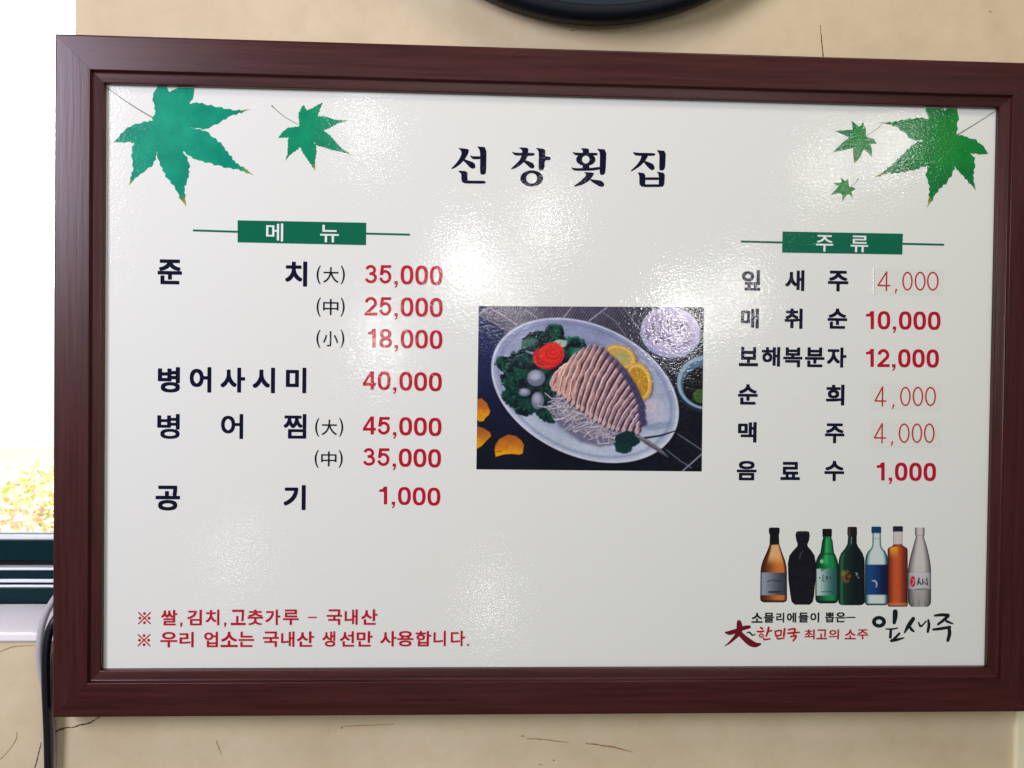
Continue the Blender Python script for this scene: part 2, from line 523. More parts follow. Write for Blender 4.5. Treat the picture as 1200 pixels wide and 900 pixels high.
nt.links.new(fr.outputs[0], mx.inputs[0]); nt.links.new(tr.outputs[0], mx.inputs[1]); nt.links.new(gs.outputs[0], mx.inputs[2])
nt.links.new(mx.outputs[0], nt.nodes['Material Output'].inputs[0])
v, f = box(LEFT_X + .05, EDGE_X - .042, WD + .022, WD + .027, za + .001, zb - .048)
obj('glass_pane', v, f, gl, win)
v, f = box(LEFT_X + .001, EDGE_X - .001, WY - 0.004, WD - 0.005, SILL_Z + .0005, SILL_Z + .012)
sill = tag(bevel(obj('window_sill', v, f, sillm), .003, 3), 'white painted sill under the teal window frame', 'window sill')

# cables beside the board
black = mat('black_cable_sheath', (16, 20, 30), 0.22, 0.6)[0]
whitec = mat('white_cable_sheath', (186, 184, 190), 0.4, 0.5)[0]
lilac = mat('grey_cord_sheath', (170, 160, 168), 0.45, 0.5)[0]
def cable(name, pts, y, r, material, label):
    path = [(at(p[0], p[1], p[2] if len(p) > 2 else y)[0], p[2] if len(p) > 2 else y, at(p[0], p[1], p[2] if len(p) > 2 else y)[1]) for p in pts]
    v, f = tube(path, r, 16)
    tag(obj(name, v, f, material, smooth=True), label, 'cable')
cable('power_cable', [(84, 702, .012), (72, 716, .010), (61, 733, .006), (55.5, 750, .004), (53.5, 775, .004), (54, 810, .005), (56, 860, .008), (57, 905, .010), (58, 985, .01)], 0, 0.0048, black,
      'thick black cable hanging down beside the lower left frame corner')
cable('white_hose', [(84, 680, .012), (72, 692, .012), (61, 706, .011), (53, 722, .011), (48, 740, .011), (46, 765, .012), (48.5, 788, .015), (53, 812, .018), (56, 850, .0185), (57, 985, .0185)], 0, 0.0038, whitec,
      'pale white hose curving out from behind the frame beside the black cable')
cable('thin_cord', [(70, 752, .017), (62, 772, .015), (60, 800, .015), (59, 830, .015), (62, 855, .017), (63, 900, .018), (63, 985, .018)], 0, 0.0026, lilac,
      'thin greyish cord between the black cable and the frame corner')

# ------------------------------------------------------------------ the round wall clock above
ck = at(697, 20.5, -0.02)
CR = 0.315
cz = ck[1] + CR
clock = thing('wall_clock', 'large round dark navy wall clock cut off above the menu board', 'clock', (ck[0], WY, cz - CR))
def lathe(prof, cx, cz, n=128):
    V, Fc = [], []
    for r, y in prof:
        for i in range(n):
            t = 2 * math.pi * i / n
            V.append((cx + r * math.cos(t), y, cz + r * math.sin(t)))
    for j in range(len(prof) - 1):
        for i in range(n):
            k = (i + 1) % n
            Fc.append((j * n + i, j * n + k, (j + 1) * n + k, (j + 1) * n + i))
    return V, Fc
rim_m = mat('navy_plastic_rim', (4, 13, 24), 0.6, 0.22)[0]
face_m = mat('dark_teal_clock_face', (18, 38, 48), 0.5, 0.3)[0]
v, f = lathe([(CR - .012, WY - .002), (CR - .004, WY - .008), (CR, -.006), (CR, -.012), (CR - .004, -.019), (CR - .007, -.0205), (CR - .0135, -.0205), (CR - .0155, -.0185), (CR - .016, -.008)], ck[0], cz)
obj('clock_rim', v, f, rim_m, clock, smooth=True)
v, f = lathe([(CR - .0155, -.010), (CR - .05, -.011), (CR - .12, -.012), (0.001, -.012)], ck[0], cz)
obj('clock_face', v, f, face_m, clock, smooth=True)
v, f = lathe([(CR - .012, WY - .0025), (0.001, WY - .0025)], ck[0], cz)
obj('back_plate', v, f, rim_m, clock)

# ------------------------------------------------------------------ the menu board
W2, H2, MG = 0.52, 0.66708 / 2, 0.0524
board = thing('menu_board', 'large menu board in a dark reddish wood frame with a fish dish photo', 'menu board', (0, WY - .002, -H2 - MG))
# mitred frame rails: profile as (distance from outer edge, y)
FH = -0.012
prof = [(0.0, WY - .001), (0.0, FH + .0025), (.0008, FH + .0008), (.0026, FH), (.0385, FH), (.0394, FH + .0006), (.0402, FH + .0036),
        (.0418, FH + .0044), (.0436, FH + .0044), (.0510, FH + .0056), (.0520, FH + .0062), (MG, FH + .0074), (MG, 0.004)]
OX, OZ = W2 + MG, H2 + MG
wood_h, wood_v = wood_material('cherry_laminate_horizontal', False), wood_material('cherry_laminate_vertical', True)
def rail_mesh(side):
    V, Fc = [], []
    n = len(prof)
    for end in (0, 1):
        for d, y in prof:
            x, z = OX - d, OZ - d
            p = {'top': [(-x, z), (x, z)], 'bottom': [(x, -z), (-x, -z)], 'left': [(-x, -z), (-x, z)], 'right': [(x, z), (x, -z)]}[side][end]
            # hairline mitre joint
            g = 0.00012
            q = list(p)
            if side in ('top', 'bottom'): q[0] -= g * (1 if p[0] > 0 else -1)
            else: q[1] -= g * (1 if p[1] > 0 else -1)
            V.append((q[0], y, q[1]))
    for i in range(n - 1):
        Fc.append((i, n + i, n + i + 1, i + 1))
    Fc.append(tuple(range(n))); Fc.append(tuple(range(n, 2 * n))[::-1])
    return V, Fc
for side, m_ in (('top', wood_h), ('bottom', wood_h), ('left', wood_v), ('right', wood_v)):
    v, f = rail_mesh(side)
    o = obj('frame_rail', v, f, m_, board)
    md = o.modifiers.new('normals', 'WEIGHTED_NORMAL')
    o.data.shade_smooth() if hasattr(o.data, 'shade_smooth') else None
    o.data.polygons.foreach_set('use_smooth', [True] * len(o.data.polygons))
    es = o.modifiers.new('split', 'EDGE_SPLIT'); es.split_angle = math.radians(50)
    o.modifiers.move(1, 0)

paper = ink('laminated_white_sheet', (230, 234, 226))
v, f = box(-W2 - .004, W2 + .004, 0.0, 0.006, -H2 - .004, H2 + .004)
panel = obj('sign_sheet', v, f, paper, board)
v, f = box(-OX + .004, OX - .004, 0.0065, WY - .0015, -OZ + .004, OZ - .004)
obj('backing_board', v, f, mat('backing_hardboard', (110, 84, 60), 0.8, 0.2)[0], board)

NAVY = ink('navy_ink', (5, 8, 42)); RED = ink('red_ink', (186, 14, 44)); DARK = ink('dark_ink', (6, 14, 34))
THIN = ink('thin_red_ink', (190, 40, 52)); GREENBAR = ink('green_ink', (0, 104, 74)); WHITE = ink('white_ink', (232, 240, 235))
MAROON = ink('maroon_ink', (112, 12, 34)); BRUSHRED = ink('brush_red_ink', (190, 16, 32)); BRUSH = ink('brush_black_ink', (10, 26, 30))

def item(chars, off=0.032, name='item_lettering', m_=NAVY):
    for ch, x0, x1, y0, y1 in chars:
        k = Ink(); k.glyph(ch, x0, x1, y0, y1, off); k.build(name, m_, panel)
item([('준', 184.7, 213.3, 304, 333.2), ('치', 334.2, 360, 306.2, 335.8)])
item([('병', 185, 211, 430, 460), ('어', 222.3, 247.7, 430, 460), ('사', 258.3, 287.3, 430.7, 460), ('시', 296, 322.3, 430.7, 460.7), ('미', 335, 359, 430.7, 460.7)])
item([('병', 184.3, 210.7, 485, 514.3), ('어', 259, 285, 485, 514.3), ('찜', 332.3, 359, 485, 514)], 0.024)
item([('공', 182.3, 211, 569, 598.3), ('기', 332.3, 358.3, 568.3, 597.7)])
item([('잎', 869.4, 890.8, 316.5, 340.5), ('새', 920, 942.6, 316.5, 341), ('주', 970.2, 994.2, 317.2, 341.5)])
item([('매', 868.2, 889.2, 361.5, 384.9), ('취', 919.3, 940.5, 361.5, 385.3), ('순', 969.7, 992.8, 361.5, 385.3)])
item([('보', 865.9, 888.5, 406.5, 429.2), ('해', 892.5, 914.2, 406.3, 429.6), ('복', 917.7, 940.3, 407, 430.3), ('분', 943.3, 966.2, 407, 430.3), ('자', 969, 991.9, 407, 430.8)])
item([('순', 864.7, 888, 450.2, 474.2), ('희', 967.8, 989.5, 450.6, 475.1)])
item([('맥', 864.7, 886.6, 494.5, 518.5), ('주', 966.7, 989.5, 496.1, 519.5)])
item([('음', 863.3, 886.6, 540, 562.9), ('료', 914.6, 937.5, 541.2, 562.6), ('수', 966, 989.3, 540, 563.8)])
for s, x0, x1, y0, y1 in [('大', 371, 404.2, 311.3, 333.2), ('中', 371, 404, 348.8, 371), ('小', 370.8, 403.6, 386.4, 407.8),
                          ('大', 369.3, 402.3, 490, 511.7), ('中', 368.7, 401.7, 527.3, 548.3)]:
    k = Ink()
    w = x1 - x0
    k.glyph('(', x0, x0 + w * .15, y0, y1, .006); k.glyph(')', x1 - w * .15, x1, y0, y1, .006)
    k.glyph(s, x0 + w * .23, x1 - w * .22, y0 + 1.6, y1 - 1.8, 0.008)
    k.build('size_lettering', DARK, panel)

def arc(cx, cy, rx, ry, a0, a1, n=18):
    return [(cx + rx * math.cos(math.radians(a0 + (a1 - a0) * i / n)), cy + ry * math.sin(math.radians(a0 + (a1 - a0) * i / n))) for i in range(n + 1)]
def digit(k, c, x, y, w, h, T):
    """One bold grotesque figure: x, y top left, w wide, h high, T stem width (pixels of the photograph)."""
    t = T / 2; tv = T * .86
    def st(P, wd=None): k.stroke([(x + p[0], y + p[1], wd or tv) for p in P], 1, flat=True)
    if c == '0': k.ring(x + w / 2, y + h / 2, w / 2, h / 2 + .15, w / 2 - T, h / 2 - tv, p=2.5)
    elif c == '8':
        k.ring(x + w / 2, y + h * .265, w * .45, h * .275, w * .45 - T, h * .275 - tv * .9, p=2.3); k.ring(x + w / 2, y + h * .73, w * .5, h * .28, w * .5 - T, h * .28 - tv * .95, p=2.3)
    elif c == '1':
        X = x + w * .60
        k.poly([(X, y), (X + T * .95, y), (X + T * .95, y + h), (X - T * .05, y + h), (X - T * .05, y + h * .30), (X - w * .38, y + h * .30), (X - w * .38, y + h * .17), (X - w * .12, y + h * .13)])
    elif c == '4':
        k.poly([(x + w * .60, y), (x + w * .60 + T, y), (x + w * .60 + T, y + h), (x + w * .60, y + h)])
        k.poly([(x + w * .60, y), (x + w * .74, y), (x + w * .60, y + h * .24), (x + T * .95, y + h * .64), (x, y + h * .64)])
        k.poly([(x, y + h * .63), (x + w, y + h * .63), (x + w, y + h * .63 + tv), (x, y + h * .63 + tv)])
    elif c == '2':
        st(arc(w * .49, t + h * .25, w * .49 - t, h * .26, 188, 385) + [(w * .62, h * .58), (w * .30, h * .80), (t * .9, h - t)], T * .92)
        k.poly([(x, y + h - tv), (x + w, y + h - tv), (x + w, y + h), (x, y + h)])
    elif c == '3':
        r1 = (h * .48 - t) / 2; r2 = (h - h * .48 - t) / 2
        st(arc(w * .48, t + r1, w * .44 - t, r1, 192, 450) + [(w * .38, t + 2 * r1)])
        st([(w * .38, h * .48)] + arc(w * .49, h * .48 + r2, w * .50 - t, r2, 270, 528))
    elif c == '5':
        k.poly([(x + w * .17, y + .2), (x + w * .94, y + .2), (x + w * .94, y + .2 + tv), (x + w * .17, y + .2 + tv)])
        k.poly([(x + w * .15, y + .2), (x + w * .15 + T * .9, y + .2), (x + w * .06 + T * .95, y + h * .54), (x + w * .04, y + h * .54)])
        r = (h * .66 - t) / 2
        st(arc(w * .47, h - t - r, w * .50 - t, r, 222, 530))

def price(s, x0, x1, y0, y1, slope=0.022, m_=RED, T=3.9):
    """Figures set on a 17:8 advance, comma hanging below the line."""
    units = sum(8.0 if c == ',' else 17.1 for c in s) - 2.2
    sc_ = (x1 - x0) / units
    k = Ink(); x = x0
    for c in s:
        sl = slope * (x - x0) - slope * (x1 - x0) / 2
        if c == ',':
            cx = x + 2.6 * sc_; b_ = y1 + sl
            k.poly([(cx - 1.9, b_ - 3.6), (cx + 2.1, b_ - 3.6), (cx + 2.1, b_ + .2), (cx + .9, b_ + 3.2), (cx - 1.5, b_ + 4.2), (cx - 1.5, b_ + 2.8), (cx - .1, b_ + 1.6), (cx - .1, b_ + .1), (cx - 1.9, b_ + .1)])
            x += 8.0 * sc_
        else:
            digit(k, c, x, y0 + sl, 14.9 * sc_, y1 - y0, T)
            x += 17.1 * sc_
    return k.build('price_lettering', m_, panel)
price('35,000', 427.3, 518.6, 311.1, 333.3)
price('25,000', 427.3, 518.6, 348.7, 370.8)
price('18,000', 427.6, 518.4, 386.4, 408.2)
price('40,000', 425.3, 517.7, 436, 457.7)
price('45,000', 425.3, 517.3, 489, 510.2)
price('35,000', 425, 516.7, 525.7, 547)
price('1,000', 441.0, 516, 571, 591.9)
price('10,000', 1011.5, 1102, 365, 386.2, 0.01, T=4.0)
price('12,000', 1011.5, 1100.1, 409.3, 430.4, 0.01, T=4.0)
price('1,000', 1024.0, 1096.8, 542.3, 563.4, 0.01, T=4.1)

# hand-cut price stickers with thin condensed figures
sticker_m = ink('sticker_film', (227, 230, 221))
def thin_price(boxes, comma, y0, y1, sx0, sx1, sy0, sy1):
    k = Ink(-0.0001)
    k.poly([(sx0, sy0), (sx1, sy0 + 1), (sx1 - .5, sy1 + 1), (sx0 - .5, sy1)])
    k.build('price_sticker', sticker_m, panel)
    k = Ink(-0.0003)
    x0, x1 = boxes[0]
    w = 1.7
    k.stroke([(x1 - 3.6, y0 + .3, w), (x1 - 3.9, y1, w)]); k.stroke([(x1 - 3.8, y0 + .6, w), (x0 + .4, y1 - 6.2, w)]); k.stroke([(x0 + .4, y1 - 6.0, w), (x1, y1 - 5.8, w)])
    for a, b_ in boxes[1:]:
        k.ring((a + b_) / 2, (y0 + y1) / 2, (b_ - a) / 2, (y1 - y0) / 2, (b_ - a) / 2 - w, (y1 - y0) / 2 - w)
    k.stroke([(comma + .9, y1 - 1.2, 2.0), (comma - .2, y1 + 3.0, 1.0)])
    k.build('price_lettering', THIN, panel)
thin_price([(1028.5, 1042.5), (1057.2, 1069.3), (1071.7, 1084.5), (1086.1, 1099.7)], 1049.2, 318.4, 340.5, 1023.6, 1106, 314, 345)
thin_price([(1025, 1037.8), (1054.6, 1067), (1069.3, 1081.7), (1083.8, 1096.6)], 1046, 453.2, 475.8, 1020, 1103, 449, 480)
thin_price([(1024.3, 1037.3), (1053, 1065.8), (1068.2, 1080.5), (1082.6, 1095)], 1044.6, 496.1, 519, 1019.5, 1102, 491.5, 524)
v, f = tube([(at(1023.9, 315)[0], -.0004, at(1023.9, 315)[1]), (at(1023.6, 344.5)[0], -.0004, at(1023.6, 344.5)[1])], .0006, 8)
obj('sticker_edge', v, f, ink('film_edge_highlight', (250, 250, 248)), panel)  # near-white colour paints the highlight along the first sticker's lifted edge

# headings
def heading(c, l, r, texts):
    k = Ink(-0.00012)
    k.stroke([(l[0], l[1], 2.4), (c[0][0] + 1, (c[0][1] + c[3][1]) / 2 + .6, 2.4)])
    k.build('heading_rule', GREENBAR, panel); k = Ink(-0.00012)
    k.stroke([(c[1][0] - 1, (c[1][1] + c[2][1]) / 2 - .4, 2.4), (r[0], r[1], 2.4)])
    k.build('heading_rule', GREENBAR, panel)
    k = Ink(-0.00022); k.poly(c); k.build('heading_bar', GREENBAR, panel)
    for ch, x0, x1, y0, y1 in texts:
        k = Ink(-0.00034); k.glyph(ch, x0, x1, y0, y1, .010); k.build('heading_lettering', WHITE, panel)
heading([(278.5, 258.2), (429.3, 261), (428.9, 287.3), (278.5, 284)], (227, 270), (479.5, 275), [('메', 312, 331.9, 261.8, 282.8), ('뉴', 375.2, 397, 263.7, 284)])
heading([(917, 271.3), (1058, 273.9), (1057.3, 298.3), (916.4, 296)], (869, 283), (1105.5, 286.8), [('주', 956, 976.3, 275.6, 294.9), ('류', 996.7, 1017.3, 276.2, 295.6)])

# title: bold brushed serif syllables drawn stroke by stroke
def syllable(ox, oy, s, polys, rings=(), m_=NAVY, name='title_lettering'):
    k = Ink()
    for p in polys:
        P = smooth_path(p, 1, True) if False else p
        # soften corners once (Chaikin)
        Q = []
        for i in range(len(P)):
            a, b_ = np.array(P[i], float), np.array(P[(i + 1) % len(P)], float)
            Q.append(a * .82 + b_ * .18); Q.append(a * .18 + b_ * .82)
        k.poly([(ox + q[0] / s, oy + q[1] / s) for q in Q])
    for (cx, cy, rx, ry, ix, iy) in rings:
        k.ring(ox + cx / s, oy + cy / s, rx / s, ry / s, ix / s, iy / s)
    k.build(name, m_, panel)
TS = 8.571
syllable(520, 160, TS, [
    [(138, 113), (255, 126), (245, 175), (215, 225), (170, 275), (120, 312), (80, 328), (76, 318), (120, 275), (160, 220), (180, 170), (172, 138)],
    [(195, 222), (240, 238), (300, 260), (320, 290), (314, 318), (290, 325), (262, 312), (230, 275), (192, 240)],
    [(262, 188), (292, 198), (372, 198), (372, 227), (298, 230), (278, 215)],
    [(331, 98), (430, 108), (426, 360), (412, 380), (380, 384), (364, 368), (366, 160), (355, 123)],
    [(138, 341), (238, 349), (238, 430), (252, 443), (405, 444), (424, 456), (415, 474), (212, 472), (183, 455), (177, 430), (177, 375)]])
syllable(520, 160, TS, [
    [(748, 108), (852, 113), (846, 175), (787, 175), (788, 138)],
    [(683, 148), (712, 163), (905, 163), (914, 180), (900, 195), (720, 192), (698, 175)],
    [(785, 185), (850, 185), (820, 240), (770, 290), (720, 318), (678, 332), (676, 322), (720, 280), (760, 240)],
    [(800, 235), (842, 243), (895, 266), (912, 295), (906, 319), (880, 322), (855, 306), (820, 270), (792, 250)],
    [(922, 113), (1020, 126), (1017, 200), (1060, 201), (1078, 218), (1067, 238), (1015, 238), (1011, 315), (990, 342), (960, 340), (952, 325), (955, 160), (943, 133)]],
    [(883, 420, 114, 81, 55, 53)])
syllable(650, 160, TS, [
    [(258, 116), (345, 120), (345, 175), (283, 175), (281, 138)],
    [(178, 150), (207, 163), (425, 163), (434, 177), (422, 192), (213, 192), (188, 172)],
    [(285, 283), (345, 283), (350, 325), (275, 325)],
    [(163, 307), (200, 318), (350, 317), (460, 303), (460, 330), (370, 344), (200, 345), (176, 328)],
    [(420, 122), (520, 130), (511, 355), (495, 383), (465, 387), (451, 370), (455, 170), (443, 143)],
    [(292, 357), (397, 363), (385, 395), (340, 450), (270, 487), (200, 505), (196, 493), (250, 455), (310, 400), (315, 378)],
    [(350, 426), (385, 432), (470, 443), (498, 475), (492, 500), (470, 507), (440, 497), (368, 452)]],
    [(312, 231, 97, 64, 38, 40)])
syllable(650, 160, TS, [
    [(783, 152), (812, 162), (1000, 166), (1013, 180), (1000, 195), (820, 194), (798, 180)],
    [(873, 188), (942, 188), (910, 245), (850, 305), (768, 354), (763, 343), (820, 290), (860, 235)],
    [(890, 238), (930, 252), (985, 273), (1004, 305), (999, 332), (975, 340), (945, 320), (898, 265)],
    [(1020, 135), (1117, 146), (1110, 310), (1095, 337), (1065, 344), (1049, 330), (1053, 185), (1041, 158)],
    [(829, 358), (911, 370), (909, 500), (870, 500), (850, 480), (850, 390)],
    [(1020, 352), (1107, 366), (1101, 480), (1085, 503), (1045, 503), (1045, 378)],
    [(895, 410), (1060, 410), (1060, 436), (895, 436)],
    [(855, 480), (1098, 480), (1085, 507), (873, 507)]])

# footnotes
def line(chars, y0, y1, m_, name, off, slope=0.0):
    k = Ink(-0.00016)
    xa = chars[0][1]
    for ch, x0, x1 in chars:
        a, b_ = y0 + slope * (x0 - xa), y1 + slope * (x0 - xa)
        if ch == '.': k.stroke([(x0 + 1, b_ - 1.5, 2.6), (x1 - 1, b_ - 1.5, 2.6)])
        elif ch == ',': k.stroke([(x0 + 1.6, b_ - 2, 2.8), (x0 + 1.2, b_ + 1.6, 1.4)])
        elif ch == '-': k.stroke([(x0, (a + b_) / 2 + .3, 1.5), (x1, (a + b_) / 2 + .2, 1.5)])
        elif ch == '※':
            cx, cy, q = (x0 + x1) / 2, (a + b_) / 2 + .6, (x1 - x0) / 2 - .6
            k.stroke([(cx - q, cy - q * .95, 1.5), (cx + q, cy + q * .95, 1.5)]); k.stroke([(cx + q, cy - q * .95, 1.5), (cx - q, cy + q * .95, 1.5)])
            for dx, dy in ((0, -1), (0, 1), (-1, 0), (1, 0)): k.ring(cx + dx * q * .78, cy + dy * q * .78, 1.7, 1.7, .05, .05, n=14)
        else: k.glyph(ch, x0, x1, a, b_, off)
    return k.build(name, m_, panel)
line([('※', 161.9, 176.8), ('쌀', 188.9, 207.8), (',', 211, 214), ('김', 219.5, 236.6), ('치', 241, 257.1), (',', 262.5, 265), ('고', 270.4, 287.9), ('춧', 290, 308.4),
      ('가', 311, 328.5), ('루', 331.7, 350), ('-', 361.6, 370.8), ('국', 382.9, 400.8), ('내', 403.9, 419.1), ('산', 423.2, 442.4)], 714.6, 732.8, RED, 'footnote_lettering', .022, -.003)
line([('※', 161.4, 176.3), ('우', 188, 207.8), ('리', 210.4, 227), ('업', 239.3, 255.4), ('소', 258.5, 278.6), ('는', 279.5, 297.9), ('국', 308, 326.8), ('내', 329.4, 345.1),
      ('산', 347.8, 368), ('생', 377.7, 392.9), ('선', 398.1, 415.1), ('만', 417.9, 436.6), ('사', 445.4, 464.6), ('용', 465.5, 484.4), ('합', 487, 505.4), ('니', 508, 522.4),
      ('다', 528.2, 545.1), ('.', 547.2, 549.9)], 740.5, 758.6, RED, 'footnote_lettering', .022, -.004)
line([('소', 880.5, 893.8), ('믈', 895, 907), ('리', 909.5, 919), ('에', 922, 933), ('들', 935.5, 947.5), ('이', 949.4, 960), ('뽑', 966.9, 977.7), ('은', 979, 991), ('-', 992.2, 1001.7)],
     718, 729.8, BRUSH, 'slogan_lettering', .03, -.006)
line([('최', 942.7, 954.8), ('고', 956.6, 969.3), ('의', 971, 983.2), ('소', 989.8, 1003), ('주', 1004.3, 1017.4)], 737.4, 749.2, RED, 'slogan_lettering', .024)

def brush(ox, oy, s, strokes, m_, name='brush_lettering', rings=()):
    k = Ink()
    for st in strokes: k.stroke([(ox + p[0] / s, oy + p[1] / s, p[2] * (1.3 if p[2] < 20 and len(strokes) > 5 else 1.12) / s) for p in st])
    for (cx, cy, rx, ry, ix, iy) in rings: k.ring(ox + cx / s, oy + cy / s, rx / s, ry / s, ix / s, iy / s)
    return k.build(name, m_, panel)
BS = 8.276
brush(840, 705, BS, [
    [(88, 300, 18), (130, 302, 40), (200, 278, 34), (260, 256, 38), (315, 245, 28)],
    [(215, 200, 40), (220, 245, 52), (212, 300, 48), (170, 352, 30), (120, 400, 18), (75, 430, 5)],
    [(222, 305, 42), (265, 350, 48), (320, 395, 56), (370, 418, 46), (420, 412, 20)]], MAROON)
brush(840, 705, BS, [[(290, 305, 8), (315, 296, 14), (345, 325, 14), (375, 315, 8)]], BRUSH)
brush(840, 705, BS, [
    [(425, 252, 14), (442, 262, 16)], [(388, 288, 10), (425, 292, 16), (455, 284, 12)],
    [(502, 250, 16), (495, 290, 17), (478, 335, 12)], [(495, 292, 10), (530, 280, 13)], [(452, 352, 10), (462, 368, 14), (515, 360, 11)],
    [(565, 288, 13), (572, 332, 13)], [(572, 330, 12), (618, 326, 12)], [(565, 288, 12), (622, 280, 13), (616, 328, 11)],
    [(657, 262, 14), (648, 332, 17)], [(584, 342, 10), (592, 360, 13), (652, 352, 10)],
    [(690, 272, 11), (755, 262, 14), (748, 292, 12)], [(685, 306, 12), (745, 300, 16), (800, 296, 10)], [(742, 300, 12), (746, 324, 11)],
    [(715, 338, 12), (768, 330, 14), (740, 378, 13)]], BRUSHRED, rings=[(430, 328, 24, 20, 12, 9)])
brush(985, 705, BS, [
    [(530, 98, 44), (528, 150, 42), (520, 205, 30)], [(440, 265, 12), (500, 266, 16), (552, 256, 12)], [(488, 270, 22), (482, 345, 26)],
    [(570, 308, 20), (535, 345, 22), (505, 372, 20)], [(492, 378, 26), (550, 368, 24), (615, 350, 10)]], BRUSH, rings=[(372, 195, 68, 57, 30, 22)])
brush(985, 705, BS, [
    [(705, 165, 34), (665, 225, 38), (640, 265, 26), (620, 300, 14)], [(672, 245, 20), (690, 272, 26), (712, 290, 14)],
    [(755, 200, 12), (775, 238, 20), (800, 222, 14), (828, 190, 14)], [(850, 178, 18), (856, 230, 26), (845, 292, 22)]], BRUSH)
brush(985, 705, BS, [
    [(915, 135, 20), (980, 128, 28), (1042, 132, 30)], [(1045, 138, 26), (1000, 178, 26), (945, 220, 20)], [(1025, 188, 22), (1060, 203, 20), (1090, 215, 10)],
    [(898, 270, 20), (970, 262, 26), (1060, 246, 24)], [(1052, 262, 30), (1056, 310, 32), (1040, 375, 28)]], BRUSH)

# ------------------------------------------------------------------ printed maple leaves
def leaf_ink(name, base, mid):
    m, nt, b = mat(name, base, 0.105, 0.5)
    a = node(nt, 'ShaderNodeVertexColor', layer_name='ink')
    g = node(nt, 'ShaderNodeNewGeometry')
    n = node(nt, 'ShaderNodeTexNoise', Scale=45.0, Detail=4.0)
    nt.links.new(g.outputs['Position'], n.inputs['Vector'])
    sep = node(nt, 'ShaderNodeSeparateColor'); nt.links.new(a.outputs['Color'], sep.inputs[0])
    r = node(nt, 'ShaderNodeValToRGB')
    r.color_ramp.elements[0].color = (*lin(mid), 1); r.color_ramp.elements[1].color = (*lin((176, 168, 60)), 1)
    for p, c in ((0.5, base), (0.84, base), (0.92, (118, 150, 50))):
        r.color_ramp.elements.new(p).color = (*lin(c), 1)
    nt.links.new(sep.outputs[0], r.inputs[0])
    r2 = node(nt, 'ShaderNodeValToRGB')
    r2.color_ramp.elements[0].position = .3; r2.color_ramp.elements[0].color = (.72, .78, .78, 1)
    r2.color_ramp.elements[1].position = .7; r2.color_ramp.elements[1].color = (1.15, 1.12, 1.05, 1)
    nt.links.new(n.outputs[0], r2.inputs[0])
    mx = node(nt, 'ShaderNodeMixRGB', blend_type='MULTIPLY', Fac=1.0)
    nt.links.new(r.outputs[0], mx.inputs[1]); nt.links.new(r2.outputs[0], mx.inputs[2]); nt.links.new(mx.outputs[0], b.inputs['Base Color'])
    laminate(nt, b)
    return m
leaf_veiled = leaf_ink('blue_veiled_leaf_ink', (0, 148, 118), (30, 158, 128))  # green pushed to teal: bluish veil of glare put into the left leaf's ink
leaf_green = leaf_ink('green_leaf_ink', (0, 122, 62), (20, 140, 50))
stalk_m = ink('leaf_stalk_ink', (120, 128, 104))

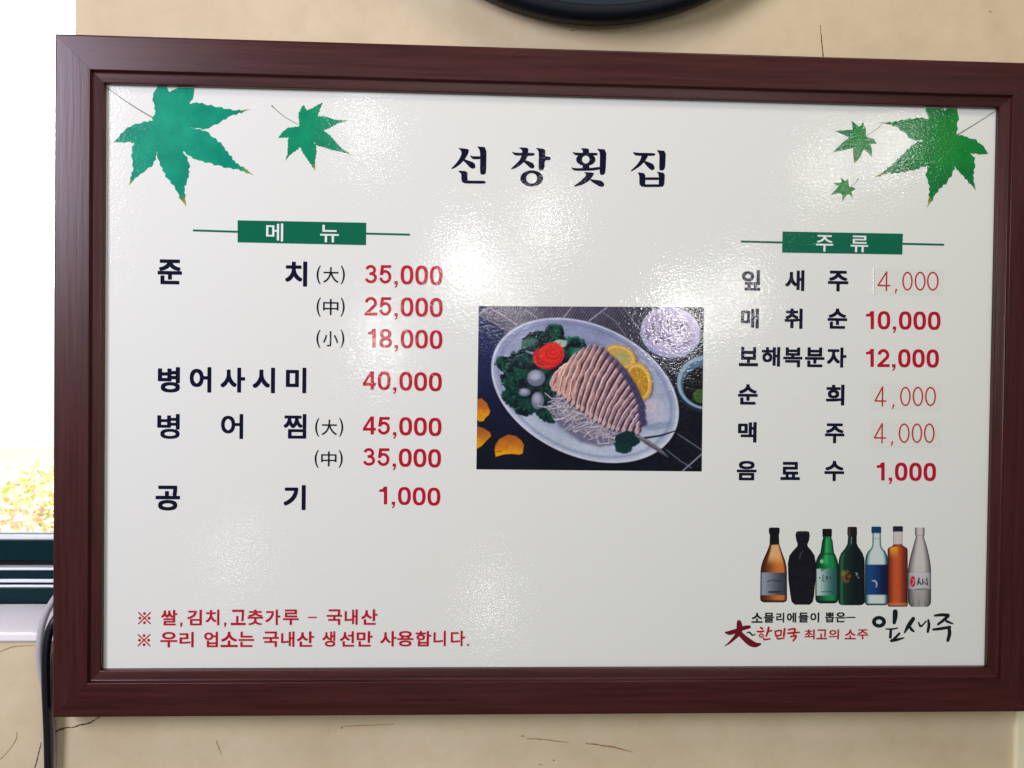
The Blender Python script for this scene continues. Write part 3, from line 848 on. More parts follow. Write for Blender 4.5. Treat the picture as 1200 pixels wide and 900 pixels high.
def maple(ox, oy, s, outline, tips, center, stalk, m_, teeth=0.0, yellow=1.0):
    pts = []
    N = len(outline)
    for i in range(N):
        a, b_ = np.array(outline[i], float), np.array(outline[(i + 1) % N], float)
        L = np.linalg.norm(b_ - a); n = max(1, int(L / 17)) if teeth else max(1, int(L / 30))
        d = (b_ - a) / (L + 1e-9); nrm = np.array([d[1], -d[0]])
        for k in range(n):
            p = a + (b_ - a) * k / n
            if teeth and 0 < k and (a[1] > 105 or outline[0][1] > 300 or s == 10) and min(math.hypot(a[0] + (b_[0] - a[0]) * k / n - q_[0], a[1] + (b_[1] - a[1]) * k / n - q_[1]) for q_ in tips) > 55:
                p = p + nrm * teeth * (0.9 if k % 2 else -0.35) * random.uniform(.4, 1.2) + d * teeth * random.uniform(-.6, .6)
            pts.append(p)
    W = [at(ox + p[0] / s, oy + p[1] / s) for p in pts]
    # dense interior so that the tips can turn yellow
    from mathutils.geometry import delaunay_2d_cdt
    c = np.array(center, float)
    inner = []
    lo = np.min(pts, 0); hi = np.max(pts, 0)
    step = (hi[0] - lo[0]) / 46
    P = np.array(pts)
    def inside(q):
        x, y = q; r = False; j = len(P) - 1
        for i in range(len(P)):
            if (P[i][1] > y) != (P[j][1] > y) and x < (P[j][0] - P[i][0]) * (y - P[i][1]) / (P[j][1] - P[i][1]) + P[i][0]: r = not r
            j = i
        return r
    for gx in np.arange(lo[0], hi[0], step):
        for gy in np.arange(lo[1], hi[1], step):
            if inside((gx, gy)) and np.min(np.hypot(P[:, 0] - gx, P[:, 1] - gy)) > step * .35: inner.append((gx, gy))
    allp = [Vector((p[0], -p[1])) for p in pts] + [Vector((p[0], -p[1])) for p in inner]
    vo, eo, fo, *_ = delaunay_2d_cdt(allp, [], [list(range(len(pts)))[::1]], 1, 1e-4)
    V, val = [], []
    for q in vo:
        x, y = q[0], -q[1]
        a, b_ = at(ox + x / s, oy + y / s)
        V.append((a, -0.00018, b_))
        t = 0.55 * min(1, math.hypot(x - c[0], y - c[1]) / (0.6 * (hi[0] - lo[0])))
        for (tx, ty, rr) in tips:
            d = math.hypot(x - tx, y - ty)
            if d < rr: t = max(t, .80 + .2 * yellow * min(1, 1.25 * (1 - d / rr)))
        val.append(t)
    F_ = []
    for f_ in fo:
        p = [V[i] for i in f_[:3]]
        sgn = (p[1][0] - p[0][0]) * (p[2][2] - p[0][2]) - (p[2][0] - p[0][0]) * (p[1][2] - p[0][2])
        F_.append(tuple(f_) if sgn > 0 else tuple(f_[::-1]))
    o = obj('maple_leaf_print', V, F_, m_, panel)
    ca = o.data.color_attributes.new('ink', 'FLOAT_COLOR', 'POINT')
    ca.data.foreach_set('color', [x for t in val for x in (t, t, t, 1)])
    k = Ink(-0.0001)
    k.stroke([(ox + x / s, oy + y / s, w) for x, y, w in stalk])
    k.build('leaf_stalk_print', stalk_m, panel)

maple(120, 90, 5.625, [(345, 250), (350, 225), (338, 170), (335, 130), (348, 90), (365, 66), (425, 68), (440, 102), (470, 85), (505, 71), (608, 75), (600, 130), (575, 180), (600, 172),
    (640, 175), (700, 188), (760, 200), (820, 212), (880, 222), (978, 214), (900, 236), (860, 250), (830, 264), (780, 297), (720, 327), (680, 342), (620, 338), (565, 333), (620, 345), (680, 356),
    (730, 400), (790, 450), (835, 515), (880, 570), (940, 606), (1002, 652), (930, 622), (880, 607), (820, 600), (760, 582), (700, 565), (620, 545), (570, 520), (513, 473), (550, 520),
    (572, 570), (568, 640), (557, 690), (540, 720), (540, 765), (555, 857), (520, 812), (495, 760), (475, 718), (430, 670), (395, 600), (365, 540), (358, 488), (350, 530), (335, 580),
    (290, 612), (250, 640), (218, 665), (175, 718), (193, 650), (205, 600), (196, 540), (195, 480), (210, 430), (252, 396), (213, 430), (160, 430), (72, 433), (110, 395), (150, 350), (200, 318),
    (260, 303), (330, 290)], [(985, 214, 95), (1005, 654, 120), (556, 860, 110), (172, 720, 60), (72, 433, 30)], (430, 330), [(22, 66, .9), (180, 178, 1.1), (345, 278, 1.4)], leaf_veiled, 9.0)
maple(300, 115, 10, [(510, 310), (498, 190), (530, 120), (560, 83), (596, 150), (680, 105), (782, 52), (745, 140), (720, 215), (780, 210), (850, 228), (950, 262), (1088, 255), (945, 300), (870, 347),
    (790, 380), (860, 430), (930, 510), (1000, 590), (1125, 668), (1000, 626), (900, 610), (800, 575), (720, 555), (662, 498), (705, 560), (707, 640), (690, 740), (692, 853), (640, 770),
    (590, 700), (545, 630), (515, 558), (500, 590), (430, 640), (385, 680), (343, 738), (370, 650), (374, 560), (374, 490), (402, 448), (370, 463), (262, 463), (310, 400), (370, 350),
    (440, 342), (500, 330)], [(1090, 255, 130), (1125, 668, 130), (692, 855, 110), (343, 738, 60)], (560, 350), [(188, 92, 2.0), (205, 108, 1.0), (330, 215, .8), (490, 308, .8)],
    leaf_ink('small_blue_veiled_leaf_ink', (0, 140, 100), (10, 150, 108)), 8.0)  # same bluish glare put into this small left leaf's green
maple(960, 110, 5.4545, [(885, 265), (930, 273), (980, 288), (1030, 318), (1060, 352), (1082, 385), (1040, 386), (985, 384), (943, 353), (985, 400), (996, 450), (982, 520), (1001, 618), (970, 578),
    (925, 527), (890, 492), (865, 460), (850, 510), (820, 560), (768, 605), (730, 660), (688, 730), (705, 660), (706, 590), (685, 530), (690, 470), (742, 405), (690, 455), (620, 480),
    (560, 494), (490, 506), (440, 502), (343, 540), (430, 485), (490, 435), (550, 370), (610, 320), (668, 297), (640, 296), (590, 287), (540, 242), (490, 207), (440, 196), (373, 181),
    (430, 184), (500, 178), (560, 162), (640, 156), (702, 160), (690, 130), (680, 91), (790, 92), (803, 110), (817, 93), (880, 95), (889, 140), (880, 200), (876, 250)],
    [(370, 180, 75), (340, 541, 115), (686, 732, 100), (1003, 622, 50), (1082, 386, 25)], (830, 290), [(1131, 106, .9), (1010, 185, 1.1), (884, 262, 1.5)], leaf_green, 9.0)
maple(960, 110, 5.4545, [(300, 272), (297, 220), (278, 176), (258, 210), (206, 172), (215, 228), (98, 237), (150, 260), (190, 280), (150, 310), (86, 374), (160, 360), (216, 345), (218, 400),
    (224, 448), (265, 400), (285, 355), (310, 375), (337, 408), (336, 350), (325, 322), (368, 319), (350, 288), (312, 278)], [(86, 374, 30), (224, 448, 35)], (270, 290),
    [(297, 272, .5), (345, 240, .6), (405, 194, .8)], leaf_green, 2.0)
maple(960, 110, 5.4545, [(192, 595), (183, 540), (168, 560), (136, 533), (143, 565), (88, 571), (125, 590), (72, 647), (120, 635), (145, 640), (149, 688), (175, 645), (190, 640), (214, 664),
    (206, 625), (232, 609), (212, 595)], [(72, 647, 14)], (160, 600), [(200, 592, .5), (235, 565, .6), (248, 545, 1.4)], leaf_green, 1.0)

# ------------------------------------------------------------------ picture printing (grids of coloured ink)
def s01(x): x = np.clip(x, 0, 1); return x * x * (3 - 2 * x)
def noise2(X, Y, scale, seed, octv=3):
    r = np.random.default_rng(seed); out = np.zeros_like(X, float); amp = 1; tot = 0
    for o in range(octv):
        T = r.random((64, 64))
        x, y = X / scale * 2 ** o + 7.3 * o + 1000, Y / scale * 2 ** o + 3.1 * o + 1000
        i, j = np.floor(x).astype(int), np.floor(y).astype(int); fx, fy = s01(x - i), s01(y - j)
        g = lambda a, b: T[a % 64, b % 64]
        out += amp * ((g(i, j) * (1 - fx) + g(i + 1, j) * fx) * (1 - fy) + (g(i, j + 1) * (1 - fx) + g(i + 1, j + 1) * fx) * fy)
        tot += amp; amp *= .5
    return out / tot
class Canvas:
    def __init__(s, X, Y, col):
        s.X, s.Y = X, Y; s.C = np.ones(X.shape + (3,)) * np.array(col, float)
    def mix(s, m_, col):
        col = np.asarray(col, float)
        s.C = s.C * (1 - m_[..., None]) + col * m_[..., None]
    def ell(s, cx, cy, rx, ry, ang=0, soft=4, wob=0, seed=0, ws=40):
        a = math.radians(ang); x, y = s.X - cx, s.Y - cy
        u = (x * math.cos(a) + y * math.sin(a)) / rx; v = (-x * math.sin(a) + y * math.cos(a)) / ry
        r = np.hypot(u, v)
        if wob: r = r + wob * (noise2(s.X, s.Y, ws, seed) - .5) * 2
        return s01((1 - r) * min(rx, ry) / soft + .5)
    def line(s, pts, w, soft=2.0):
        d = np.full(s.X.shape, 1e9); ww = np.zeros(s.X.shape)
        for p, q in zip(pts[:-1], pts[1:]):
            vx, vy = q[0] - p[0], q[1] - p[1]
            t = np.clip(((s.X - p[0]) * vx + (s.Y - p[1]) * vy) / (vx * vx + vy * vy + 1e-9), 0, 1)
            dd = np.hypot(s.X - p[0] - t * vx, s.Y - p[1] - t * vy)
            wd = (p[2] + (q[2] - p[2]) * t) if len(p) > 2 else w
            k = dd - wd / 2
            d = np.minimum(d, k)
        return s01(.5 - d / soft)
    def poly(s, pts, soft=4):
        P = np.array(pts, float); ins = np.zeros(s.X.shape, bool); d = np.full(s.X.shape, 1e9)
        for i in range(len(P)):
            p, q = P[i], P[(i + 1) % len(P)]
            c = ((p[1] > s.Y) != (q[1] > s.Y)) & (s.X < (q[0] - p[0]) * (s.Y - p[1]) / (q[1] - p[1] + 1e-9) + p[0]); ins ^= c
            v = q - p; t = np.clip(((s.X - p[0]) * v[0] + (s.Y - p[1]) * v[1]) / (v @ v + 1e-9), 0, 1)
            d = np.minimum(d, np.hypot(s.X - p[0] - t * v[0], s.Y - p[1] - t * v[1]))
        return s01(np.where(ins, d, -d) / soft + .5)

def grid_object(name, PX, PY, col, y, parent):
    """A sheet whose vertices lie at these photograph pixels, each carrying its ink colour."""
    h, w = PX.shape
    sx = (PX - 600) / F; sy = (450 - PY) / F
    v = np.stack([sx, sy, np.ones_like(sx)], -1) @ RM           # = RM.T applied to each
    t = (0 - CAM[1]) / v[..., 2]
    wx = CAM[0] + v[..., 0] * t; wz = CAM[2] + v[..., 1] * t
    base = ORIGIN[parent.name]
    co = np.stack([wx - base.x, np.full_like(wx, y) - base.y, wz - base.z], -1).reshape(-1, 3)
    idx = np.arange(h * w).reshape(h, w)
    q = np.stack([idx[1:, :-1], idx[1:, 1:], idx[:-1, 1:], idx[:-1, :-1]], -1).reshape(-1, 4)
    me = bpy.data.meshes.new(name)
    me.vertices.add(len(co)); me.vertices.foreach_set('co', co.ravel())
    me.loops.add(q.size); me.loops.foreach_set('vertex_index', q.ravel().astype(np.int32))
    me.polygons.add(len(q)); me.polygons.foreach_set('loop_start', np.arange(0, q.size, 4, dtype=np.int32))
    me.update(calc_edges=True)
    ca = me.color_attributes.new('ink', 'FLOAT_COLOR', 'POINT')
    rgba = np.ones((h * w, 4)); rgba[:, :3] = lin(np.clip(col, 0, 255)).reshape(-1, 3)
    ca.data.foreach_set('color', rgba.ravel())
    me.materials.append(ink_vcol())
    o = bpy.data.objects.new(name, me); C.objects.link(o); o.parent = parent; ORIGIN[o.name] = base
    return o

def food_picture():
    nx, ny = 560, 400
    U, Vv = np.meshgrid(np.linspace(0, 1, nx), np.linspace(0, 1, ny))
    TL, TR, BL, BR = (561, 358.6), (824.8, 360), (558.2, 550), (822.3, 552.5)
    PX = (TL[0] * (1 - U) + TR[0] * U) * (1 - Vv) + (BL[0] * (1 - U) + BR[0] * U) * Vv
    PY = (TL[1] * (1 - U) + TR[1] * U) * (1 - Vv) + (BL[1] * (1 - U) + BR[1] * U) * Vv
    X, Y = (PX - 550) * 4.286, (PY - 350) * 4.286
    c = Canvas(X, Y, (20, 30, 62))
    # table
    g = s01((Y - 100) / 760)
    c.C = np.array([34, 42, 92.]) * (1 - g[..., None]) + np.array([6, 12, 30.]) * g[..., None]
    c.C += (noise2(X, Y, 130, 3)[..., None] - .5) * 14
    # bamboo mat
    mat_m = c.poly([(40, 70), (60, 60), (110, 20), (1200, 20), (1200, 880), (1060, 870), (930, 800), (700, 560), (380, 330), (200, 160)], 5)
    k1 = s01((X + Y * 1.0 - 300) / 1400)[..., None]
    mc = np.array([92, 86, 104.]) * (1 - k1) + np.array([10, 15, 30.]) * k1
    st = .5 + .5 * np.sin((X * .86 + Y * .5) * .52)
    mc = mc * (0.62 + .75 * st[..., None]) + (noise2(X, Y, 14, 5)[..., None] - .5) * 26
    c.mix(mat_m, mc)
    for P, w, col in [([(50, 82), (200, 162), (290, 215)], 5, (150, 145, 165)), ([(55, 72), (102, 44)], 6, (190, 185, 205)), ([(100, 44), (180, 90), (240, 135)], 6, (185, 180, 200)),
                      ([(285, 60), (340, 95)], 4, (190, 185, 205)), ([(475, 92), (520, 36)], 6, (165, 165, 185)), ([(600, 112), (690, 45)], 6, (165, 165, 185)),
                      ([(672, 70), (735, 115), (785, 185)], 4, (135, 135, 155)), ([(775, 45), (830, 120), (900, 205)], 4, (140, 135, 160)), ([(975, 352), (1022, 308)], 4, (130, 140, 155)),
                      ([(975, 335), (1045, 385)], 4, (110, 120, 135)), ([(1035, 672), (1100, 715), (1168, 760)], 5, (120, 128, 145)), ([(975, 748), (1060, 815), (1115, 850)], 5, (110, 118, 135)),
                      ([(1068, 868), (1170, 778)], 8, (135, 142, 158))]:
        c.mix(c.line(P, w, 4), col)
    # petals
    for P in ([(38, 505), (62, 500), (88, 525), (105, 565), (98, 585), (82, 598), (72, 615), (50, 618), (36, 605)], [(36, 640), (70, 650), (105, 672), (110, 690), (85, 715), (60, 742), (36, 755)],
              [(130, 735), (150, 705), (195, 682), (235, 690), (262, 712), (274, 735), (268, 778), (250, 784), (215, 780), (175, 782), (132, 795), (127, 765)]):
        cx, cy = np.mean(P, 0)
        c.mix(c.poly([(p[0] + 4, p[1] + 8) for p in P], 12) * .6, (4, 6, 14))
        t = s01((Y - cy + 40) / 80 + .5 * (noise2(X, Y, 30, 9) - .5))[..., None]
        c.mix(c.poly(P, 4), np.array([176, 96, 30.]) * (1 - t) + np.array([232, 158, 22.]) * t)
    c.mix(c.line([(132, 770), (165, 765)], 4, 4) * .7, (110, 40, 10))
    # plate
    M = np.linalg.inv(np.array([[224676, 53000], [53000, 134689.]]))
    dx, dy = X - 581, Y - 460
    r = np.sqrt(M[0, 0] * dx * dx + 2 * M[0, 1] * dx * dy + M[1, 1] * dy * dy)
    rs = np.sqrt(M[0, 0] * (dx - 8) ** 2 + 2 * M[0, 1] * (dx - 8) * (dy - 16) + M[1, 1] * (dy - 16) ** 2)
    c.mix(s01((1.03 - rs) / .05) * .75, (4, 7, 20))
    t = s01((Y - 90) / 700)[..., None]
    base = np.array([142, 150, 184.]) * (1 - t) + np.array([184, 196, 212.]) * t
    base = base + (noise2(X, Y, 160, 12)[..., None] - .5) * 22
    c.mix(s01((1 - r) / .008), base)
    c.mix(s01(1 - np.abs(r - .978) / .02), (214, 219, 232))
    c.mix(s01(1 - np.abs(r - .915) / .035) * .45, (110, 122, 165))
    c.mix(s01((.80 - r) / .10) * .35, (120, 138, 172))
    # salt bowl and sauce bowl
    c.mix(c.ell(1012, 190, 152, 128, 8, 8) * .9, (30, 40, 70)); c.mix(c.ell(1010, 170, 152, 128, 8, 5), (150, 158, 192)); c.mix(c.ell(1012, 158, 146, 118, 8, 6), (186, 180, 212))
    c.mix(c.ell(1010, 166, 132, 104, 8, 8), (168, 158, 196))
    sp = noise2(X, Y, 9, 21, 2); sp = .6 * sp + .4 * noise2(X, Y, 20, 22, 2); t = s01((sp - .18) / .55)[..., None]
    c.mix(c.ell(1008, 178, 121, 82, 6, 6, .05, 3, 30), np.array([78, 68, 104.]) * (1 - t) + np.array([190, 180, 212.]) * t)
    c.mix(c.ell(1195, 432, 156, 142, 0, 6), (20, 44, 66)); c.mix(c.ell(1193, 420, 150, 136, 0, 5), (150, 176, 200)); c.mix(c.ell(1195, 424, 134, 120, 0, 5), (74, 108, 138))
    c.mix(c.ell(1200, 440, 128, 104, 0, 5), (5, 8, 16)); c.mix(c.ell(1163, 490, 42, 36, 10, 7), (56, 92, 34))
    # greens
    nz = noise2(X, Y, 26, 31, 4); n2 = noise2(X, Y, 60, 35)
    gm_ = np.zeros_like(X)
    for e in [(330, 215, 72, 48, -20), (430, 165, 48, 38, 10), (400, 215, 90, 50, 0), (535, 235, 58, 44, 20), (275, 320, 75, 55, 30), (195, 330, 66, 40, 15), (225, 400, 60, 66, 60),
              (235, 500, 75, 50, 30), (275, 555, 56, 34, 10), (350, 440, 110, 100, 20), (385, 580, 60, 34, 30), (420, 400, 70, 90, 0), (500, 290, 60, 50, 20)]:
        gm_ = np.maximum(gm_, np.maximum(c.ell(*e[:4], e[4], 5, .26, 33, 17), c.ell(e[0], e[1], e[2] * .92, e[3] * .92, e[4], 4, .34, 34, 9)))
    t = s01((nz - .34) / .34)[..., None]; bright = s01((X - 380) / 160) * s01((330 - Y) / 80) * .8 + .2 * n2
    gc = np.array([4, 22, 32.]) * (1 - t) + (np.array([10, 62, 50.]) * (1 - bright[..., None]) + np.array([26, 128, 98.]) * bright[..., None]) * t
    c.mix(gm_, gc)
    c.mix(c.ell(300, 222, 45, 20, -25, 10, .4, 41, 8) * .55, (96, 158, 140)); c.mix(c.ell(462, 330, 70, 62, 0, 30) * .6, (10, 16, 38))
    for i in range(26):
        x0, y0 = 250 + 170 * rng.random(), 330 + 240 * rng.random()
        c.mix(c.line([(x0, y0), (x0 + rng.normal() * 22, y0 + rng.normal() * 22)], 3, 4) * .4, (90, 150, 130))
    # white garnish and rose
    c.mix(c.ell(452, 228, 42, 22, -10, 6, .12, 43, 14), (172, 190, 168))
    c.mix(c.ell(385, 300, 68, 55, 20, 6, .10, 45, 24), (196, 34, 36)); c.mix(c.ell(415, 280, 62, 60, 0, 6, .08, 47, 24), (226, 46, 40))
    for cx_, cy_, rx_, ry_, a0, a1, col in [(420, 275, 34, 28, 20, 250, (150, 14, 26)), (412, 285, 52, 46, -30, 150, (160, 18, 26)), (398, 300, 60, 50, 30, 170, (170, 20, 24)), (422, 268, 16, 13, 0, 300, (168, 20, 30)), (380, 305, 52, 38, 60, 200, (240, 96, 70))]:
        P = [(cx_ + rx_ * math.cos(math.radians(t_)), cy_ + ry_ * math.sin(math.radians(t_))) for t_ in np.linspace(a0, a1, 12)]
        c.mix(c.line(P, 5, 5) * .75, col)
    # onions
    for cx_, cy_, rx_, ry_ in [(335, 398, 46, 42), (277, 470, 30, 20), (343, 512, 32, 44)]:
        c.mix(c.ell(cx_, cy_ + 5, rx_ + 4, ry_ + 4, 0, 10) * .6, (4, 20, 30))
        c.mix(c.ell(cx_, cy_, rx_, ry_, 0, 8), (112, 120, 142)); c.mix(c.ell(cx_ - rx_ * .1, cy_ - ry_ * .25, rx_ * .6, ry_ * .55, 0, 22) * .8, (188, 188, 204))
    # shredded radish
    reg = [(420, 480), (500, 520), (620, 600), (740, 680), (735, 730), (660, 745), (560, 720), (450, 640), (400, 560)]
    c.mix(c.poly(reg, 26) * .8, (98, 96, 122))
    for i in range(120):
        t_ = rng.random(); bx, by = 425 + t_ * 290 + rng.normal() * 18, 520 + t_ * 170 + rng.normal() * 30
        a = rng.uniform(0, math.pi); L = rng.uniform(25, 62); b_ = rng.normal() * 14
        P = [(bx - L * math.cos(a), by - L * math.sin(a) * .7), (bx + b_, by - b_), (bx + L * math.cos(a), by + L * math.sin(a) * .7)]
        v_ = rng.uniform(.72, 1.08)
        c.mix(c.line([(p[0] + 2, p[1] + 4) for p in P], 5, 5) * .45, (62, 60, 86))
        c.mix(c.line(P, 5.5, 3.2) * .9, np.array([212, 204, 212.]) * v_)
    # lemon slices
    for cx_, cy_, rx_, ry_, an, pulp in [(757, 292, 84, 58, 22, (196, 164, 84)), (852, 416, 64, 98, -12, (186, 136, 26))]:
        c.mix(c.ell(cx_ + 5, cy_ + 6, rx_ + 4, ry_ + 4, an, 10) * .5, (70, 60, 70))
        c.mix(c.ell(cx_, cy_, rx_, ry_, an, 5), (214, 158, 48)); c.mix(c.ell(cx_ - 2, cy_, rx_ * .88, ry_ * .88, an, 4), (232, 196, 108)); c.mix(c.ell(cx_ - 3, cy_ + 2, rx_ * .76, ry_ * .78, an, 5), pulp)
        for k in range(9):
            a = k * math.pi * 2 / 9 + .2
            c.mix(c.line([(cx_, cy_), (cx_ + rx_ * .74 * math.cos(a), cy_ + ry_ * .74 * math.sin(a))], 3, 4) * .55, (236, 206, 120))
    c.mix(c.ell(768, 292, 26, 20, 20, 12) * .7, (150, 172, 120))
    # ice
    c.mix(c.ell(925, 565, 62, 66, -20, 14, .10, 51, 40) * .75, (186, 184, 206)); c.mix(c.ell(905, 545, 34, 30, 0, 16) * .6, (206, 190, 196)); c.mix(c.ell(950, 640, 70, 18, -10, 12) * .5, (110, 132, 160))
    # the sliced fish
    lo = np.array([(412, 432), (455, 478), (500, 512), (545, 545), (590, 578), (632, 606), (676, 630), (720, 655), (775, 668), (842, 676)], float)
    hi = np.array([(520, 330), (548, 268), (610, 238), (664, 246), (712, 290), (762, 340), (806, 398), (840, 462), (866, 530), (874, 610)], float)
    def samp(A, t): t = t * (len(A) - 1); i = min(int(t), len(A) - 2); return A[i] + (A[i + 1] - A[i]) * (t - i)
    body = [tuple(p) for p in hi] + [tuple(p) for p in lo[::-1]]
    c.mix(c.poly([(p[0] + 6, p[1] + 8) for p in body], 22) * .7, (40, 34, 58))
    c.mix(c.poly(body, 8), (128, 88, 92))
    n = 19
    for i in range(n):
        t_ = i / (n - 1); a, b_ = samp(hi, t_), samp(lo, t_)
        mid = (a + b_) / 2 + np.array([-30 + 10 * t_, -34 + 6 * t_]) * (1 - .35 * t_)
        P = []
        for q in np.linspace(0, 1, 9):
            p = (1 - q) ** 2 * a + 2 * q * (1 - q) * mid + q * q * b_
            p = p + rng.normal(size=2) * 2.0
            P.append((p[0], p[1], 24 - 7 * abs(q - .5) * 2))
        P = [(p[0], p[1], p[2] * rng.uniform(.8, 1.15)) for p in P]
        warm = np.array([186, 138, 128.]) * (1 - t_) + np.array([150, 124, 142.]) * t_
        pale = np.array([232, 198, 184.]) * (1 - t_) + np.array([224, 202, 208.]) * t_
        g_ = (.70 + .5 * noise2(X, Y, 16, 200 + i, 3))[..., None]
        c.mix(c.line([(p[0] + 4, p[1] + 7, p[2]) for p in P], 20, 4) * .95, (52, 32, 48))
        c.mix(c.line([(p[0], p[1], p[2] * .86) for p in P], 20, 4), warm * g_ * 1.02)
        c.mix(c.line([(p[0] - 6, p[1] - 7, max(4, p[2] * .36)) for p in P], 9, 4) * (.62 + .5 * noise2(X, Y, 22, 300 + i)), pale * 1.08)
        tip = P[-1]
        c.mix(c.ell(tip[0] + 1, tip[1] - 4, 10, 15, 25, 6, .1, 400 + i, 9) * .75, pale * .96)
        skin = P[0]
        c.mix(c.ell(skin[0] - 4, skin[1] + 6, 30, 17, 60, 14) * (.2 + .75 * s01((t_ - .3) / .4)), (62, 58, 98))
    for i in range(5):
        x0 = 410 + i * 26; c.mix(c.line([(x0 + 22, 372 + i * 10, 6), (x0 + 5, 430 + i * 12, 16), (x0 + 6, 458 + i * 12, 8)], 12, 5), (206, 158, 148)); c.mix(c.line([(x0 + 33, 380 + i * 10), (x0 + 20, 452 + i * 12)], 4, 6) * .6, (80, 50, 60))
    # tail, parsley, chopstick-like fin
    c.mix(c.ell(790, 712, 64, 46, -15, 7, .22, 61, 20), (8, 44, 48)); c.mix(c.ell(772, 752, 42, 26, 0, 7, .2, 63, 18), (10, 52, 52))
    c.mix(c.line([(880, 700, 10), (960, 688, 9), (1040, 662, 5)], 8, 5), (24, 30, 50))
    c.mix(c.line([(835, 685, 12), (900, 725, 26), (960, 765, 20), (1000, 796, 4)], 10, 6), (92, 88, 104)); c.mix(c.line([(840, 688, 5), (910, 722, 8), (980, 775, 2)], 10, 5), (150, 136, 140))
    # leafy detail in the greens: short dark and light flicks
    for i in range(130):
        e = [(330, 215), (430, 165), (400, 215), (535, 235), (275, 320), (195, 330), (225, 400), (235, 500), (275, 555), (385, 580)][rng.integers(10)]
        x0, y0 = e[0] + rng.normal() * 30, e[1] + rng.normal() * 24; a = rng.uniform(0, 6.28); L = rng.uniform(8, 24)
        col = [(4, 24, 30), (24, 104, 78), (8, 52, 44), (60, 140, 112)][rng.integers(4)]
        m_ = c.line([(x0, y0, 7), (x0 + L * math.cos(a), y0 + L * math.sin(a), 2)], 5, 4) * gm_ * .7
        m_ = m_ * (1 - c.ell(400, 290, 78, 68)) * (1 - c.poly(body, 4)); c.mix(m_, col)
    # uneven printing: broad and fine random tone over the whole picture
    c.C *= (0.93 + .14 * noise2(X, Y, 90, 91, 4))[..., None]
    c.C *= (0.95 + .10 * noise2(X, Y, 12, 92, 2))[..., None]
    # slight softness of a small reproduction
    A = c.C
    for _ in range(1):
        A = (A + np.roll(A, 1, 0) + np.roll(A, -1, 0) + np.roll(A, 1, 1) + np.roll(A, -1, 1)) / 5
    A = A + rng.normal(size=A.shape[:2])[..., None] * 5
    grid_object('food_photo_print', PX, PY, A * .97, -0.00015, panel)
food_picture()

# bottles in a row at the lower right of the sheet
def bottle(ox, profile, paint, y, oy=610, s=8.573, nu=36, nv=110):
    ys = np.array([p[0] for p in profile], float); xl = np.array([p[1] for p in profile], float); xr = np.array([p[2] for p in profile], float)
    v = np.linspace(ys[0], ys[-1], nv)
    l, r = np.interp(v, ys, xl), np.interp(v, ys, xr)
    u = np.linspace(0, 1, nu)
    XX = l[:, None] + (r - l)[:, None] * u[None]; YY = np.repeat(v[:, None], nu, 1)
    Ur = np.repeat((u * 2 - 1)[None], nv, 0)
    c = Canvas(XX, YY, (128, 128, 128)); paint(c, Ur, YY, XX)
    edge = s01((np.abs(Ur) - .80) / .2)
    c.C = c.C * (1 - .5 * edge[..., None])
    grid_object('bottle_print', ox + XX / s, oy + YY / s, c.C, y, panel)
def b1(c, U, Y, X):
    t = s01((U + 1) / 1.4)[..., None]
    c.C = np.array([70, 34, 20.]) * (1 - t) + np.array([206, 116, 44.]) * t
    c.mix(s01((Y - 240) / 10) * s01((.8 - np.abs(U - .1)) / .3) * s01((470 - Y) / 120), (228, 176, 118)); c.mix(s01((U - .75) / .2), (60, 30, 22))
    c.mix(s01((245 - Y) / 8), (14, 16, 24))
    lb = s01((Y - 520) / 5) * s01((752 - Y) / 5); t = s01((U + 1) / 2)[..., None]
    c.mix(lb, np.array([150, 160, 172.]) * (1 - t) + np.array([52, 60, 72.]) * t)
    for x, yy, w in [(165, 615, 22), (200, 605, 30), (235, 612, 22), (265, 608, 26)]: c.mix(c.line([(x, yy), (x + w * .5, yy - 12), (x + w, yy)], 7, 5), (20, 24, 34))
    c.mix(c.line([(165, 648), (275, 646)], 3, 3), (40, 44, 52)); c.mix(c.line([(180, 718), (290, 716)], 18, 8) * .8, (30, 28, 34))
    c.mix(s01((Y - 790) / 20) * .8, (34, 20, 20))
bottle(880, [(70, 192, 276), (76, 181, 287), (110, 179, 288), (134, 184, 284), (140, 190, 280), (240, 187, 285), (300, 165, 305), (400, 120, 342), (460, 102, 356), (520, 95, 361), (780, 92, 362), (808, 98, 358), (822, 125, 330)], b1, -.00016)
def b2(c, U, Y, X):
    c.C = np.ones_like(c.C) * np.array([13, 15, 26.]) + (noise2(X, Y, 30, 71)[..., None] - .4) * 12
    c.mix(c.line([(488, 385), (500, 330), (520, 310)], 8, 8) * .8, (92, 98, 110)); c.mix(s01((140 - Y) / 20) * .4, (52, 62, 62))
    for yy in (470, 540, 610, 690): c.mix(c.line([(455, yy), (600, yy + 4)], 5, 8) * .3, (52, 52, 70))
bottle(880, [(106, 480, 560), (112, 455, 584), (150, 447, 590), (200, 456, 583), (238, 470, 566), (262, 462, 572), (300, 425, 606), (350, 386, 638), (430, 370, 652), (600, 376, 647), (750, 396, 634), (815, 408, 622), (845, 440, 590)], b2, -.00019)
